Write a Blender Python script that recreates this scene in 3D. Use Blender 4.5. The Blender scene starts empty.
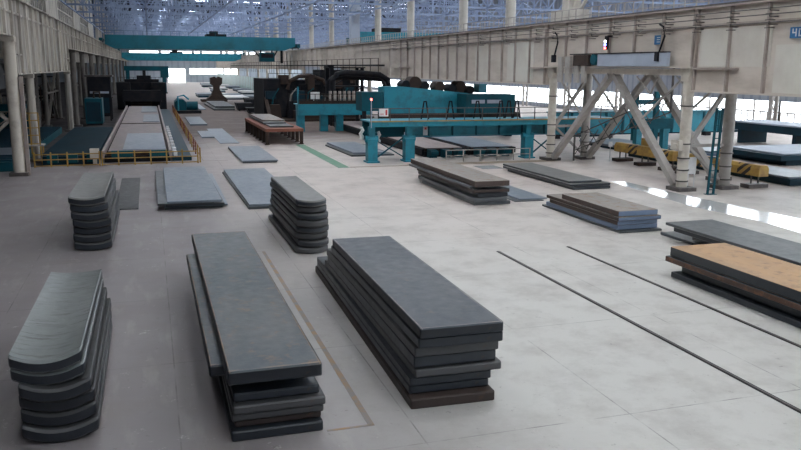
import bpy, math, random
from mathutils import Vector, Matrix
random.seed(7)
S = bpy.context.scene
COL = S.collection
PI = math.pi

# ------------------------------------------------------------------ camera
cam_data = bpy.data.cameras.new('camera')
cam_data.sensor_fit = 'HORIZONTAL'; cam_data.sensor_width = 36.0
cam_data.lens = 785.0 / 801.0 * 36.0
cam_data.clip_end = 1500.0; cam_data.clip_start = 0.1
cam = bpy.data.objects.new('camera', cam_data); COL.objects.link(cam)
R = ((0.95370455, -0.05265133, 0.29610043), (-0.30066721, -0.18933103, 0.93474755), (0.0068453, -0.98050069, -0.1963964))
M4 = Matrix.Identity(4)
for i in range(3):            # columns: right, up, back
    M4[i][0] = R[i][0]; M4[i][1] = -R[i][1]; M4[i][2] = -R[i][2]
M4.translation = Vector((0, 0, 8.0))
cam.matrix_world = M4
S.camera = cam

# ------------------------------------------------------------------ light and exposure
SKY_MAIN = 30.0      # roof daylight panels over the main bay
SKY_EAST = 10.0      # roof daylight panels over the right bay
SKY_WEST = 0.6
WIN_LOW = 3.5       # glazed band along the right wall
WIN_HIGH_ADDED = 9.0  # added glowing band high on the right wall, for floor light and highlights
WIN_FAR = 6.0
S.view_settings.view_transform = 'Standard'
S.view_settings.look = 'None'
S.view_settings.exposure = 0.08
S.view_settings.gamma = 1.0
S.view_settings.use_curve_mapping = False
world = bpy.data.worlds.new('overcast'); S.world = world; world.use_nodes = True
world.node_tree.nodes['Background'].inputs[0].default_value = (0.75, 0.85, 1.0, 1)
world.node_tree.nodes['Background'].inputs[1].default_value = 0.9

# ------------------------------------------------------------------ materials
def new_mat(name):
    m = bpy.data.materials.new(name); m.use_nodes = True
    return m, m.node_tree, m.node_tree.nodes['Principled BSDF']
def noise(nt, scale, detail=4, rough=.6, coord='Object', stretch=None):
    tc = nt.nodes.new('ShaderNodeTexCoord'); n = nt.nodes.new('ShaderNodeTexNoise')
    n.inputs['Scale'].default_value = scale; n.inputs['Detail'].default_value = detail; n.inputs['Roughness'].default_value = rough
    if stretch:
        mp = nt.nodes.new('ShaderNodeMapping'); mp.inputs['Scale'].default_value = stretch
        nt.links.new(tc.outputs[coord], mp.inputs[0]); nt.links.new(mp.outputs[0], n.inputs['Vector'])
    else: nt.links.new(tc.outputs[coord], n.inputs['Vector'])
    return n.outputs['Fac']
def ramp(nt, fac, stops):
    r = nt.nodes.new('ShaderNodeValToRGB'); e = r.color_ramp.elements
    while len(e) < len(stops): e.new(.5)
    for k, (p, c) in enumerate(stops):
        e[k].position = p; e[k].color = (c, c, c, 1) if not isinstance(c, tuple) else (*c, 1)
    nt.links.new(fac, r.inputs[0]); return r.outputs[0]
def mix(nt, f, a, b, mode='MIX'):
    m = nt.nodes.new('ShaderNodeMix'); m.data_type = 'RGBA'; m.blend_type = mode
    for sock, v in ((m.inputs[0], f), (m.inputs[6], a), (m.inputs[7], b)):
        if hasattr(v, 'links'): nt.links.new(v, sock)
        elif isinstance(v, tuple): sock.default_value = (*v, 1)
        else: sock.default_value = v
    return m.outputs[2]
def math_(nt, op, a, b=None, c=None):
    m = nt.nodes.new('ShaderNodeMath'); m.operation = op
    for k, v in enumerate((a, b, c)):
        if v is None: continue
        if hasattr(v, 'links'): nt.links.new(v, m.inputs[k])
        else: m.inputs[k].default_value = v
    return m.outputs[0]
def painted(name, col, dirt, rough=.55, scale=.6, metal=0, stretch=None, amt=(.45, .75)):
    m, nt, b = new_mat(name)
    f = ramp(nt, noise(nt, scale, 6, .65, 'Object', stretch), [(amt[0], 0.0), (amt[1], 1.0)])
    nt.links.new(mix(nt, f, col, dirt), b.inputs['Base Color'])
    b.inputs['Roughness'].default_value = rough; b.inputs['Metallic'].default_value = metal
    return m
def steel(name, col, col2, rust, rust_amt=.6, rough=.42, edge=None, spec=.5, stretch=None):
    """rolled steel: bluish scale, cloudy patches, rust, an optional scarfed border (a real rust line on the plate)"""
    m, nt, b = new_mat(name)
    c = mix(nt, ramp(nt, noise(nt, .8, 5, .6, 'Object', (1, .35, 1)), [(.35, 0.0), (.7, 1.0)]), col, col2)
    c = mix(nt, ramp(nt, noise(nt, 2.3, 8, .7, 'Object', stretch), [(rust_amt, 0.0), (rust_amt + .14, 1.0)]), c, rust)
    if edge:
        tc = nt.nodes.new('ShaderNodeTexCoord'); sp = nt.nodes.new('ShaderNodeSeparateXYZ'); nt.links.new(tc.outputs['Generated'], sp.inputs[0])
        dx = math_(nt, 'ABSOLUTE', math_(nt, 'SUBTRACT', sp.outputs[0], .5)); dy = math_(nt, 'ABSOLUTE', math_(nt, 'SUBTRACT', sp.outputs[1], .5))
        ex = math_(nt, 'MULTIPLY', math_(nt, 'GREATER_THAN', dx, .470), math_(nt, 'LESS_THAN', dx, .486))
        ey = math_(nt, 'MULTIPLY', math_(nt, 'GREATER_THAN', dy, .492), math_(nt, 'LESS_THAN', dy, .4965))
        up = math_(nt, 'GREATER_THAN', sp.outputs[2], .93)
        e = math_(nt, 'MULTIPLY', math_(nt, 'MAXIMUM', ex, ey), up); e = math_(nt, 'MULTIPLY', e, ramp(nt, noise(nt, 1.4, 5), [(.35, 0.0), (.65, .8)]))
        c = mix(nt, e, c, edge)
    oi = nt.nodes.new('ShaderNodeObjectInfo')
    v = math_(nt, 'MULTIPLY_ADD', oi.outputs['Random'], .45, .78)
    hsv = nt.nodes.new('ShaderNodeHueSaturation'); nt.links.new(v, hsv.inputs['Value']); nt.links.new(c, hsv.inputs['Color'])
    nt.links.new(hsv.outputs[0], b.inputs['Base Color'])
    nt.links.new(math_(nt, 'MULTIPLY_ADD', noise(nt, 3, 4), .3, rough - .15), b.inputs['Roughness'])
    bp = nt.nodes.new('ShaderNodeBump'); bp.inputs['Strength'].default_value = .25; bp.inputs['Distance'].default_value = .03
    nt.links.new(noise(nt, 3.5, 5), bp.inputs['Height']); nt.links.new(bp.outputs[0], b.inputs['Normal'])
    b.inputs['Specular IOR Level'].default_value = spec
    return m
def emis(name, col, s):
    m, nt, b = new_mat(name); b.inputs['Base Color'].default_value = (*col, 1)
    b.inputs['Emission Color'].default_value = (*col, 1); b.inputs['Emission Strength'].default_value = s
    return m
def plain(name, col, rough=.6, metal=0):
    m, nt, b = new_mat(name)
    f = noise(nt, 4, 3)
    nt.links.new(mix(nt, f, tuple(c * .82 for c in col), tuple(min(1, c * 1.15) for c in col)), b.inputs['Base Color'])
    b.inputs['Roughness'].default_value = rough; b.inputs['Metallic'].default_value = metal
    return m

def floor_mat():
    m, nt, b = new_mat('concrete_floor')
    tc = nt.nodes.new('ShaderNodeTexCoord'); sp = nt.nodes.new('ShaderNodeSeparateXYZ'); nt.links.new(tc.outputs['Object'], sp.inputs[0])
    X, Y = sp.outputs[0], sp.outputs[1]
    warm, cool, old_dim = (.58, .51, .475), (.57, .555, .525), (.245, .22, .228)
    wy = nt.nodes.new('ShaderNodeMapRange'); wy.inputs[1].default_value = 52; wy.inputs[2].default_value = 26; nt.links.new(math_(nt, 'MULTIPLY_ADD', noise(nt, .09, 5), 30.0, math_(nt, 'SUBTRACT', Y, 15.0)), wy.inputs[0])
    c = mix(nt, wy.outputs[0], warm, cool)
    # older, darker pour on the left, with window light's fall-off painted into the gradient
    wob = math_(nt, 'MULTIPLY_ADD', noise(nt, .25, 6), 5.0, -2.5)
    f = nt.nodes.new('ShaderNodeMapRange'); f.inputs[1].default_value = 1.5; f.inputs[2].default_value = 8.5
    nt.links.new(math_(nt, 'ADD', X, wob), f.inputs[0])
    c = mix(nt, f.outputs[0], old_dim, c)
    # cloudy wear, drag streaks along the hall
    c = mix(nt, ramp(nt, noise(nt, .5, 8, .7), [(.46, 0.0), (.74, .5)]), c, (.23, .195, .18))
    c = mix(nt, ramp(nt, noise(nt, 1.1, 5, .6, 'Object', (1.4, .3, 1)), [(.54, 0.0), (.8, .3)]), c, (.55, .52, .49))
    # brown aisle farther down the hall; shade of the left bay painted dark
    zb = nt.nodes.new('ShaderNodeMapRange'); zb.inputs[1].default_value = 76; zb.inputs[2].default_value = 98
    nt.links.new(math_(nt, 'ADD', Y, math_(nt, 'MULTIPLY', wob, 2.0)), zb.inputs[0])
    ze = nt.nodes.new('ShaderNodeMapRange'); ze.inputs[1].default_value = 230; ze.inputs[2].default_value = 180; nt.links.new(Y, ze.inputs[0])
    zx = nt.nodes.new('ShaderNodeMapRange'); zx.inputs[1].default_value = 38; zx.inputs[2].default_value = 34; nt.links.new(X, zx.inputs[0])
    c = mix(nt, math_(nt, 'MULTIPLY', math_(nt, 'MULTIPLY', zb.outputs[0], ze.outputs[0]), math_(nt, 'MULTIPLY', zx.outputs[0], .9)), c, (.115, .085, .078))
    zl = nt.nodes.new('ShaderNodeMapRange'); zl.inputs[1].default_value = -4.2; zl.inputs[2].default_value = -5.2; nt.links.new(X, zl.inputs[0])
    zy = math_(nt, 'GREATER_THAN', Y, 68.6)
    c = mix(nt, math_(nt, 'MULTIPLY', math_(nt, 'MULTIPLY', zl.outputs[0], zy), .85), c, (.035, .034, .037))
    c = mix(nt, ramp(nt, noise(nt, 1.3, 8, .85), [(.605, 0.0), (.64, .5)]), c, (.62, .59, .56))
    c = mix(nt, ramp(nt, noise(nt, 3.1, 6, .75), [(.62, 0.0), (.68, .45)]), c, (.12, .10, .095))
    # cast joints
    def joint(co, period, off, w):
        k = math_(nt, 'FRACT', math_(nt, 'DIVIDE', math_(nt, 'ADD', co, off), period))
        d = math_(nt, 'ABSOLUTE', math_(nt, 'SUBTRACT', k, .5))
        return math_(nt, 'LESS_THAN', d, w / period)
    j = math_(nt, 'MAXIMUM', joint(X, 5.1, 2.3, .018), joint(Y, 6.4, 1.1, .018))
    c = mix(nt, math_(nt, 'MULTIPLY', j, ramp(nt, noise(nt, .8, 4), [(.38, 0.0), (.62, .65)])), c, (.10, .09, .09))
    nt.links.new(math_(nt, 'MULTIPLY_ADD', math_(nt, 'MAXIMUM', math_(nt, 'MULTIPLY', zb.outputs[0], ze.outputs[0]), math_(nt, 'MULTIPLY', zl.outputs[0], zy)), -.36, .40), b.inputs['Specular IOR Level'])
    nt.links.new(c, b.inputs['Base Color'])
    nt.links.new(ramp(nt, noise(nt, .35, 6), [(.3, .42), (.7, .62)]), b.inputs['Roughness'])
    bp = nt.nodes.new('ShaderNodeBump'); bp.inputs['Strength'].default_value = .12; bp.inputs['Distance'].default_value = .02
    nt.links.new(noise(nt, 2.5, 6), bp.inputs['Height']); nt.links.new(bp.outputs[0], b.inputs['Normal'])
    return m

def cladding(name, c1, c2, axis, pitch=.9):
    m, nt, b = new_mat(name)
    tc = nt.nodes.new('ShaderNodeTexCoord'); sp = nt.nodes.new('ShaderNodeSeparateXYZ'); nt.links.new(tc.outputs['Object'], sp.inputs[0])
    k = math_(nt, 'FRACT', math_(nt, 'DIVIDE', sp.outputs[axis], pitch))
    s = math_(nt, 'GREATER_THAN', k, .72)
    c = mix(nt, s, c1, c2)
    c = mix(nt, ramp(nt, noise(nt, .15, 5), [(.45, 0.0), (.75, .5)]), c, tuple(x * .6 for x in c1))
    nt.links.new(c, b.inputs['Base Color']); b.inputs['Roughness'].default_value = .6
    return m

def hazard():
    m, nt, b = new_mat('yellow_black_stripes')
    tc = nt.nodes.new('ShaderNodeTexCoord'); sp = nt.nodes.new('ShaderNodeSeparateXYZ'); nt.links.new(tc.outputs['Object'], sp.inputs[0])
    d = math_(nt, 'ADD', sp.outputs[1], math_(nt, 'MULTIPLY', sp.outputs[2], 1.3))
    k = math_(nt, 'FRACT', math_(nt, 'DIVIDE', d, .8)); s = math_(nt, 'GREATER_THAN', k, .5)
    z = math_(nt, 'FRACT', math_(nt, 'DIVIDE', math_(nt, 'ADD', sp.outputs[1], 3.6), 4.3))
    zone = math_(nt, 'LESS_THAN', z, .3)
    c = mix(nt, math_(nt, 'MULTIPLY', s, zone), mix(nt, ramp(nt, noise(nt, 1.5, 5), [(.4, 0.0), (.7, 1.0)]), (.56, .36, .08), (.34, .19, .06)), (.03, .025, .025))
    nt.links.new(c, b.inputs['Base Color']); b.inputs['Roughness'].default_value = .5
    return m

M = dict(
    floor=floor_mat(),
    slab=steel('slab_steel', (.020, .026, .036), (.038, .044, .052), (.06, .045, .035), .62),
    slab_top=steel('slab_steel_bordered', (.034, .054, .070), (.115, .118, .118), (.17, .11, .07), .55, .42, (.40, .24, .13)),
    slab_top_blue=steel('slab_steel_blue_bordered', (.026, .040, .058), (.058, .068, .08), (.09, .07, .055), .60, .42, (.34, .29, .27)),
    slab_grey=steel('slab_steel_grey', (.055, .056, .060), (.085, .085, .088), (.08, .06, .05), .62, .5),
    slab_pale=steel('slab_steel_pale', (.17, .172, .17), (.21, .208, .20), (.12, .10, .09), .60, .5),
    slab_brown=steel('slab_steel_brown', (.062, .040, .034), (.05, .038, .035), (.10, .055, .035), .58, .6),
    plate_blue=steel('plate_blue_grey', (.17, .21, .26), (.24, .275, .32), (.15, .13, .12), .66, .38),
    plate_dark=steel('plate_dark', (.065, .075, .085), (.12, .125, .13), (.11, .08, .06), .64, .42),
    plate_warm=steel('plate_warm_grey', (.25, .22, .195), (.20, .185, .17), (.19, .11, .07), .52, .5),
    plate_orange=steel('plate_orange_rust', (.48, .29, .15), (.37, .24, .14), (.27, .17, .11), .54, .6),
    edge_blue=steel('edge_cut_blue', (.12, .17, .26), (.17, .22, .32), (.12, .10, .10), .68, .45),
    edge_rust=steel('edge_rust', (.12, .06, .04), (.07, .05, .042), (.22, .10, .05), .5, .7),
    plate_pink=steel('plate_pinkish', (.36, .285, .275), (.27, .235, .235), (.18, .12, .11), .6, .5),
    teal=painted('teal_paint', (.012, .235, .32), (.02, .12, .16), .45, .9),
    teal_dark=painted('teal_paint_dark', (.008, .085, .115), (.012, .05, .065), .5, .7),
    teal_crane=painted('teal_crane_paint', (.01, .17, .235), (.015, .10, .13), .5, .25),
    navy=painted('navy_deck', (.010, .038, .058), (.014, .026, .038), .5, .5),
    beige=painted('beige_girder_paint', (.60, .535, .475), (.42, .36, .31), .55, .35, 0, (1, .6, 2.5)),
    beige_panel=painted('beige_patch_paint', (.66, .63, .57), (.55, .50, .45), .55, .3),
    beige_line=painted('beige_stiffener_paint', (.38, .32, .29), (.26, .21, .18), .6, .8),
    grey_beige=painted('grey_beige_girder_paint', (.56, .52, .46), (.15, .13, .115), .6, .9, 0, (1, 1.2, .10), (.42, .66)),
    column_shaded=painted('left_column_shade', (.16, .145, .13), (.07, .06, .055), .65, .8),  # left bay shade put into the column colour
    cream=painted('cream_column_paint', (.62, .57, .50), (.36, .30, .26), .55, .9, 0, None, (.5, .8)),
    grey_steel=painted('grey_brace_paint', (.40, .375, .35), (.25, .22, .20), .55, .8),
    column_far=painted('pale_upper_column', (.58, .55, .50), (.33, .30, .28), .6, .4),
    truss=painted('pale_blue_truss', (.27, .34, .50), (.14, .19, .32), .6, .3),
    deck=painted('roof_deck', (.012, .02, .05), (.008, .012, .03), .8, .2),
    dark=painted('dark_machinery', (.012, .013, .018), (.03, .027, .027), .6, .8),
    dark_brown=painted('brown_machinery', (.055, .038, .032), (.028, .024, .024), .7, .8),
    rust=painted('rust_frame', (.26, .095, .06), (.14, .06, .045), .75, 1.2),
    yellow=painted('yellow_rail_paint', (.46, .28, .06), (.20, .12, .06), .55, 1.5),
    stripes=hazard(),
    green=painted('green_floor_paint', (.10, .27, .17), (.25, .28, .23), .6, 1.3),
    line_yellow=painted('worn_yellow_line', (.36, .22, .11), (.25, .225, .21), .6, 1.6, 0, None, (.38, .56)),
    line_brown=painted('brown_floor_band', (.26, .20, .14), (.33, .28, .24), .6, .8),
    rail=painted('rail_steel', (.07, .062, .06), (.16, .13, .12), .45, 2.0),
    wet=plain('polished_strip', (.46, .47, .48), .13),
    white=plain('white_sheet', (.75, .75, .76), .5),
    blue_sign=plain('blue_plate', (.03, .16, .36), .5),
    red=plain('red_paint', (.55, .05, .05), .5),
    pale_blue=painted('pale_blue_grey_paint', (.38, .43, .52), (.30, .34, .42), .5, .5),
    slab_shaded_side=steel('slab_side_shade', (.016, .020, .028), (.028, .032, .038), (.05, .038, .03), .62, .45),  # slab sides: scale colour darkened to hold their shade
    trough_top=steel('trough_top_scale', (.15, .165, .165), (.21, .225, .225), (.07, .07, .07), .53, .42, None, .5, (.5, 3.2, 1)),
    glassy=painted('pale_green_cladding', (.42, .62, .60), (.34, .50, .50), .35, .3),
    wall_far=cladding('far_cladding', (.50, .56, .62), (.40, .46, .53), 0, 3.0),
    wall_side=cladding('side_cladding', (.34, .37, .43), (.25, .28, .34), 1, 1.6),
    wall_dark=cladding('dark_cladding', (.10, .10, .11), (.07, .07, .08), 1, 2.0),
    sky_main=emis('roof_daylight', (.93, .97, 1.0), SKY_MAIN),
    sky_east=emis('roof_daylight_right', (.93, .97, 1.0), SKY_EAST),
    sky_west=emis('roof_daylight_left', (.93, .97, 1.0), SKY_WEST),
    win_low=emis('window_daylight', (.90, .96, 1.0), WIN_LOW),
    win_high_added=emis('added_clerestory_glow', (.88, .95, 1.0), WIN_HIGH_ADDED),
    win_far=emis('far_window_daylight', (.92, .97, 1.0), WIN_FAR),
    lamp_red=emis('red_lamp', (1.0, .12, .10), 8), lamp_white=emis('white_lamp', (1, .95, .9), 7), lamp_blue=emis('blue_lamp', (.2, .3, 1.0), 8),
)

for k in ('navy', 'deck', 'dark', 'dark_brown', 'teal_dark'): M[k].node_tree.nodes['Principled BSDF'].inputs['Specular IOR Level'].default_value = .15
# ------------------------------------------------------------------ mesh helpers
class MB:
    def __init__(s, o=(0, 0, 0)): s.v = []; s.f = []; s.o = Vector(o)
    def add(s, vs, fs):
        n = len(s.v); s.v += [Vector(p) - s.o for p in vs]; s.f += [tuple(i + n for i in f) for f in fs]; return s
    def box(s, x0, x1, y0, y1, z0, z1):
        return s.add([(x, y, z) for z in (z0, z1) for y in (y0, y1) for x in (x0, x1)],
            [(0, 2, 3, 1), (4, 5, 7, 6), (0, 1, 5, 4), (2, 6, 7, 3), (0, 4, 6, 2), (1, 3, 7, 5)])
    def bar(s, p, q, w, h=None, up=(0, 0, 1)):
        p, q = Vector(p), Vector(q); d = (q - p).normalized(); h = h or w
        u = Vector(up)
        if abs(d.dot(u)) > .97: u = Vector((0, 1, 0))
        a = d.cross(u).normalized() * w / 2; b = a.cross(d).normalized() * h / 2
        return s.add([e + sa * a + sb * b for e in (p, q) for sa, sb in ((-1, -1), (1, -1), (1, 1), (-1, 1))],
            [(0, 1, 2, 3), (7, 6, 5, 4), (0, 4, 5, 1), (1, 5, 6, 2), (2, 6, 7, 3), (3, 7, 4, 0)])
    def tube(s, pts, r, n=8, r2=None):
        pts = [Vector(p) for p in pts]; vs = []; fs = []
        for i, p in enumerate(pts):
            d = (pts[min(i + 1, len(pts) - 1)] - pts[max(i - 1, 0)]).normalized()
            u = Vector((0, 0, 1)) if abs(d.z) < .9 else Vector((0, 1, 0))
            a = d.cross(u).normalized(); b = a.cross(d)
            rr = r if r2 is None else r + (r2 - r) * i / (len(pts) - 1)
            vs += [p + (a * math.cos(2 * PI * k / n) + b * math.sin(2 * PI * k / n)) * rr for k in range(n)]
        for i in range(len(pts) - 1):
            for k in range(n):
                fs.append((i * n + k, i * n + (k + 1) % n, (i + 1) * n + (k + 1) % n, (i + 1) * n + k))
        fs.append(tuple(range(n))[::-1]); fs.append(tuple((len(pts) - 1) * n + k for k in range(n)))
        return s.add(vs, fs)
    def prism(s, poly, z0, z1):            # poly of (x, y)
        n = len(poly)
        return s.add([(x, y, z0) for x, y in poly] + [(x, y, z1) for x, y in poly],
            [tuple(range(n))[::-1], tuple(range(n, 2 * n))] + [(k, (k + 1) % n, n + (k + 1) % n, n + k) for k in range(n)])
    def prism_x(s, poly, x0, x1):          # poly of (y, z)
        n = len(poly)
        return s.add([(x0, y, z) for y, z in poly] + [(x1, y, z) for y, z in poly],
            [tuple(range(n))[::-1], tuple(range(n, 2 * n))] + [(k, (k + 1) % n, n + (k + 1) % n, n + k) for k in range(n)])
    def prism_y(s, poly, y0, y1):          # poly of (x, z)
        n = len(poly)
        return s.add([(x, y0, z) for x, z in poly] + [(x, y1, z) for x, z in poly],
            [tuple(range(n))[::-1], tuple(range(n, 2 * n))] + [(k, (k + 1) % n, n + (k + 1) % n, n + k) for k in range(n)])
    def mesh(s, name, mat, smooth=False):
        me = bpy.data.meshes.new(name); me.from_pydata([tuple(v) for v in s.v], [], s.f)
        for m in (mat if isinstance(mat, (list, tuple)) else [mat]): me.materials.append(m)
        me.validate(); me.update()
        import bmesh
        bm = bmesh.new(); bm.from_mesh(me); bmesh.ops.recalc_face_normals(bm, faces=bm.faces); bm.to_mesh(me); bm.free()
        if smooth:
            for p in me.polygons: p.use_smooth = True
            me.set_sharp_from_angle(angle=math.radians(40))
        return me
def tag(o, label=None, cat=None, group=None, kind=None):
    for k, v in (('label', label), ('category', cat), ('group', group), ('kind', kind)):
        if v: o[k] = v
    return o
def obj(name, mb, mat, parent=None, loc=None, smooth=False, label=None):
    me = mb.mesh(name, mat, smooth) if isinstance(mb, MB) else mb
    o = bpy.data.objects.new(name, me); COL.objects.link(o)
    if loc is not None: o.location = loc
    elif isinstance(mb, MB) and parent is None: o.location = mb.o
    if parent: o.parent = parent
    if label: o['label'] = label
    return o
def thing(name, loc, label, cat, group=None):
    o = bpy.data.objects.new(name, None); COL.objects.link(o); o.location = loc; o.empty_display_size = .3
    return tag(o, label, cat, group)
def copy_tree(o, parent=None):
    c = o.copy(); COL.objects.link(c)
    if parent: c.parent = parent
    for ch in list(o.children): copy_tree(ch, c)
    return c
ORD = ['topmost', 'second from the top', 'third from the top', 'fourth from the top', 'fifth from the top', 'sixth from the top', 'seventh from the top', 'eighth from the top', 'ninth from the top', 'tenth from the top']
NTH = ['nearest', 'second nearest', 'third nearest', 'fourth nearest', 'fifth nearest', 'sixth nearest', 'seventh nearest', 'eighth nearest', 'ninth nearest', 'tenth nearest', 'eleventh nearest', 'twelfth nearest', 'thirteenth nearest', 'fourteenth nearest', 'fifteenth nearest', 'farthest']

# ------------------------------------------------------------------ the setting
def struct(name, mb, mat): return tag(obj(name, mb, mat), kind='structure')
XL, XR, YB, YF, ZR = -48.0, 80.0, -26.0, 420.0, 25.0
struct('floor', MB().box(XL, XR, YB, YF, -.4, 0), M['floor'])
struct('ceiling', MB((0, 0, ZR)).box(XL, XR, YB, YF, ZR, ZR + .4), M['deck'])
struct('wall_left', MB((XL, 0, 0)).box(XL - .4, XL, YB, YF, 0, ZR), M['wall_dark'])
struct('wall_back', MB((0, YB, 0)).box(XL, XR, YB - .4, YB, 0, ZR), M['wall_far'])
# right wall: sill, cladding between the glazed band and the added high one, cladding above
wr = MB((XR, 0, 0))
wr.box(XR, XR + .4, YB, YF, 0, .9).box(XR, XR + .4, YB, YF, 3.95, 9.6).box(XR, XR + .4, YB, YF, 14.0, ZR)
struct('wall_right', wr, M['wall_side'])
nwin = 0
def window(glass_mb, glass_mat, frame_mb=None, frame_mat=None):
    global nwin
    nwin += 1
    o = struct('window_%d' % nwin, glass_mb, glass_mat)
    if frame_mb:
        f = obj('window_frame', frame_mb, frame_mat, o)
    return o
y = YB
while y < YF:
    y1 = min(y + 37.2, YF)
    for z0, z1, mt in ((.9, 3.95, 'win_low'), (9.6, 14.0, 'win_high_added')):  # upper band is an added light source
        c = (XR + .1, (y + y1) / 2, z0)
        fr = MB(c)
        n = 8
        for k in range(n + 1):
            yy = y + (y1 - y) * k / n; fr.box(XR - .06, XR + .22, yy - .1, yy + .1, z0, z1)
        fr.box(XR - .04, XR + .2, y, y1, (z0 + z1) / 2 - .05, (z0 + z1) / 2 + .05)
        window(MB(c).box(XR + .1, XR + .16, y, y1, z0, z1), M[mt], fr, M['grey_steel'])
    y = y1
# far wall with its big door opening and window strips
wf = MB((0, YF, 0))
DX0, DX1 = 9.4, 17.8
for x0, x1, z0, z1 in ((XL, DX0, 0, 14.0), (DX0, DX1, 6.7, 14.0), (DX1, 20, 0, 14.0), (20, 44, 0, 4.0), (20, 44, 6.9, 14), (44, XR, 0, 14), (XL, XR, 15.4, ZR), (XL, -9, 14, 15.4), (60, XR, 14, 15.4)):
    wf.box(x0, x1, YF, YF + .4, z0, z1)
struct('wall_far', wf, M['wall_far'])
window(MB((32, YF + .1, 4)).box(20, 44, YF + .1, YF + .2, 4.0, 6.9), M['win_far'],
       (lambda f: [f.box(x - .15, x + .15, YF - .05, YF + .25, 4.0, 6.9) for x in (20, 26, 32, 38, 44)] and f)(MB((32, YF + .1, 4))), M['grey_steel'])
window(MB((20, YF + .1, 14)).box(-9, 60, YF + .1, YF + .2, 14.0, 15.4), M['win_far'],
       (lambda f: [f.box(x - .7, x + .7, YF - .05, YF + .25, 14.0, 15.4) for x in (-9, 6, 12.5, 22, 26, 36, 50, 60)] and f)(MB((20, YF + .1, 14))), M['grey_steel'])
dd = struct('door_1', MB((DX0, YF + .1, 0)).box(DX0, DX1, YF + .12, YF + .2, 0, 6.7), M['win_far'])
obj('door_frame', MB((DX0, YF + .1, 0)).box(DX0 - .3, DX0, YF - .1, YF + .2, 0, 7).box(DX1, DX1 + .3, YF - .1, YF + .2, 0, 7).box(DX0, DX1, YF - .1, YF + .2, 6.7, 7), M['grey_steel'], dd)

# roof daylight panels, one row across each bay
def skylights(y, spans, mat):
    c = ((spans[0][0] + spans[-1][1]) / 2, y, ZR - .1)
    g = MB(c); f = MB(c)
    for x0, x1 in spans:
        g.box(x0, x1, y - .65, y + .65, ZR - .08, ZR - .02)
        f.box(x0 - .15, x0, y - .8, y + .8, ZR - .16, ZR - .005).box(x1, x1 + .15, y - .8, y + .8, ZR - .16, ZR - .005)
        f.box(x0, x1, y - .8, y - .65, ZR - .16, ZR - .005).box(x0, x1, y + .65, y + .8, ZR - .16, ZR - .005)
    window(g, M[mat], f, M['truss'])
y = -18.0
while y < 415:
    skylights(y, [(-4, -1), (4, 7), (12, 16), (21, 30)], 'sky_main')
    skylights(y + 4, [(41, 55), (60, 74)], 'sky_east')
    skylights(y + 2, [(-36, -30), (-22, -17)], 'sky_west')
    y += 14.0

# ------------------------------------------------------------------ roof trusses
def truss_mesh(x0, x1, n, z0=17.2, z1=24.2):
    b = MB(); L = (x1 - x0) / n; zm = (z0 + z1) / 2
    b.bar((x0, 0, z0), (x1, 0, z0), .28); b.bar((x0, 0, z1), (x1, 0, z1), .26); b.bar((x0, 0, zm), (x1, 0, zm), .16)
    for k in range(n + 1):
        x = x0 + L * k; b.bar((x, 0, z0), (x, 0, z1), .2)
        if k % 5 == 0: b.bar((x, 0, z0), (x, 18.0, z0), .2)
        if k % 5 == 2: b.bar((x, 0, z0 + .5), (x, 18.0, z1), .16)
        if k < n: b.bar((x, 0, z0 if k % 2 else zm), (x + L, 0, zm if k % 2 else z0), .16); b.bar((x, 0, zm if k % 2 else z1), (x + L, 0, z1 if k % 2 else zm), .14)
    return b.mesh('roof_truss', M['truss'])
for x0, x1, n, ys, lab, grp in ((-11.5, 35.2, 20, 80, 'pale blue lattice roof truss spanning the main bay', 'main bay roof trusses'),
                              (37.5, 79.5, 16, 80, 'pale blue lattice roof truss above the right bay', 'right bay roof trusses'),
                              (-47.5, -13, 14, 80, 'pale blue lattice roof truss above the left bay', 'left bay roof trusses')):
    me = truss_mesh(x0, x1, n); y = ys
    while y < 405:
        tag(obj('roof_truss', me, None, loc=(0, y, 0)), lab, 'truss', grp); y += 18.0

# ------------------------------------------------------------------ crane girders
def girder(y0, y1, x, z0, z1, side, body, line, label, seg=3.1, panels=()):
    """side +1: seen face points towards -X (right hand girder); -1: towards +X"""
    t = thing('crane_girder', (x, (y0 + y1) / 2, z0), label, 'girder')
    o = t.location; d = side
    w = MB(o).box(min(x, x + d * .5), max(x, x + d * .5), y0 + .02, y1 - .02, z0 + .06, z1 - .06)
    obj('web_plate', w, body, t)
    f = MB(o)
    fx0, fx1 = sorted((x - d * .32, x + d * .95))
    f.box(fx0, fx1, y0 + .02, y1 - .02, z1 - .1, z1); obj('top_flange', f, line, t)
    f = MB(o).box(*sorted((x - d * .25, x + d * .8)), y0 + .02, y1 - .02, z0, z0 + .1); obj('bottom_flange', f, body, t)
    n = max(2, round((y1 - y0) / seg))
    st = MB(o)
    for k in range(n + 1):
        yy = y0 + .1 + (y1 - y0 - .2) * k / n
        st.box(*sorted((x, x - d * .2)), yy - .07, yy + .07, z0 + .1, z1 - .1)
    obj('stiffener', st, line, t)['kind'] = 'stuff'
    zl = z1 - 1.15
    obj('girder_ledge', MB(o).box(*sorted((x, x - d * .12)), y0 + .05, y1 - .05, zl - .08, zl + .08), line, t)
    if z1 - z0 > 5:
        obj('end_ledge', MB(o).box(*sorted((x, x - d * .3)), y1 - 4.0, y1 - .1, z0 + 1.42, z0 + 1.52), line, t)
        obj('end_ledge', MB(o).box(*sorted((x, x - d * .3)), y0 + .1, y0 + 3.0, z0 + 1.42, z0 + 1.52), line, t)
    if panels:
        for (a, b_, c, e) in panels:
            obj('repainted_panel', MB(o).box(*sorted((x, x - d * .04)), a, b_, c, e), M['beige_panel'], t)
    return t
XG = 33.5
RT = 11.85
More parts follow.
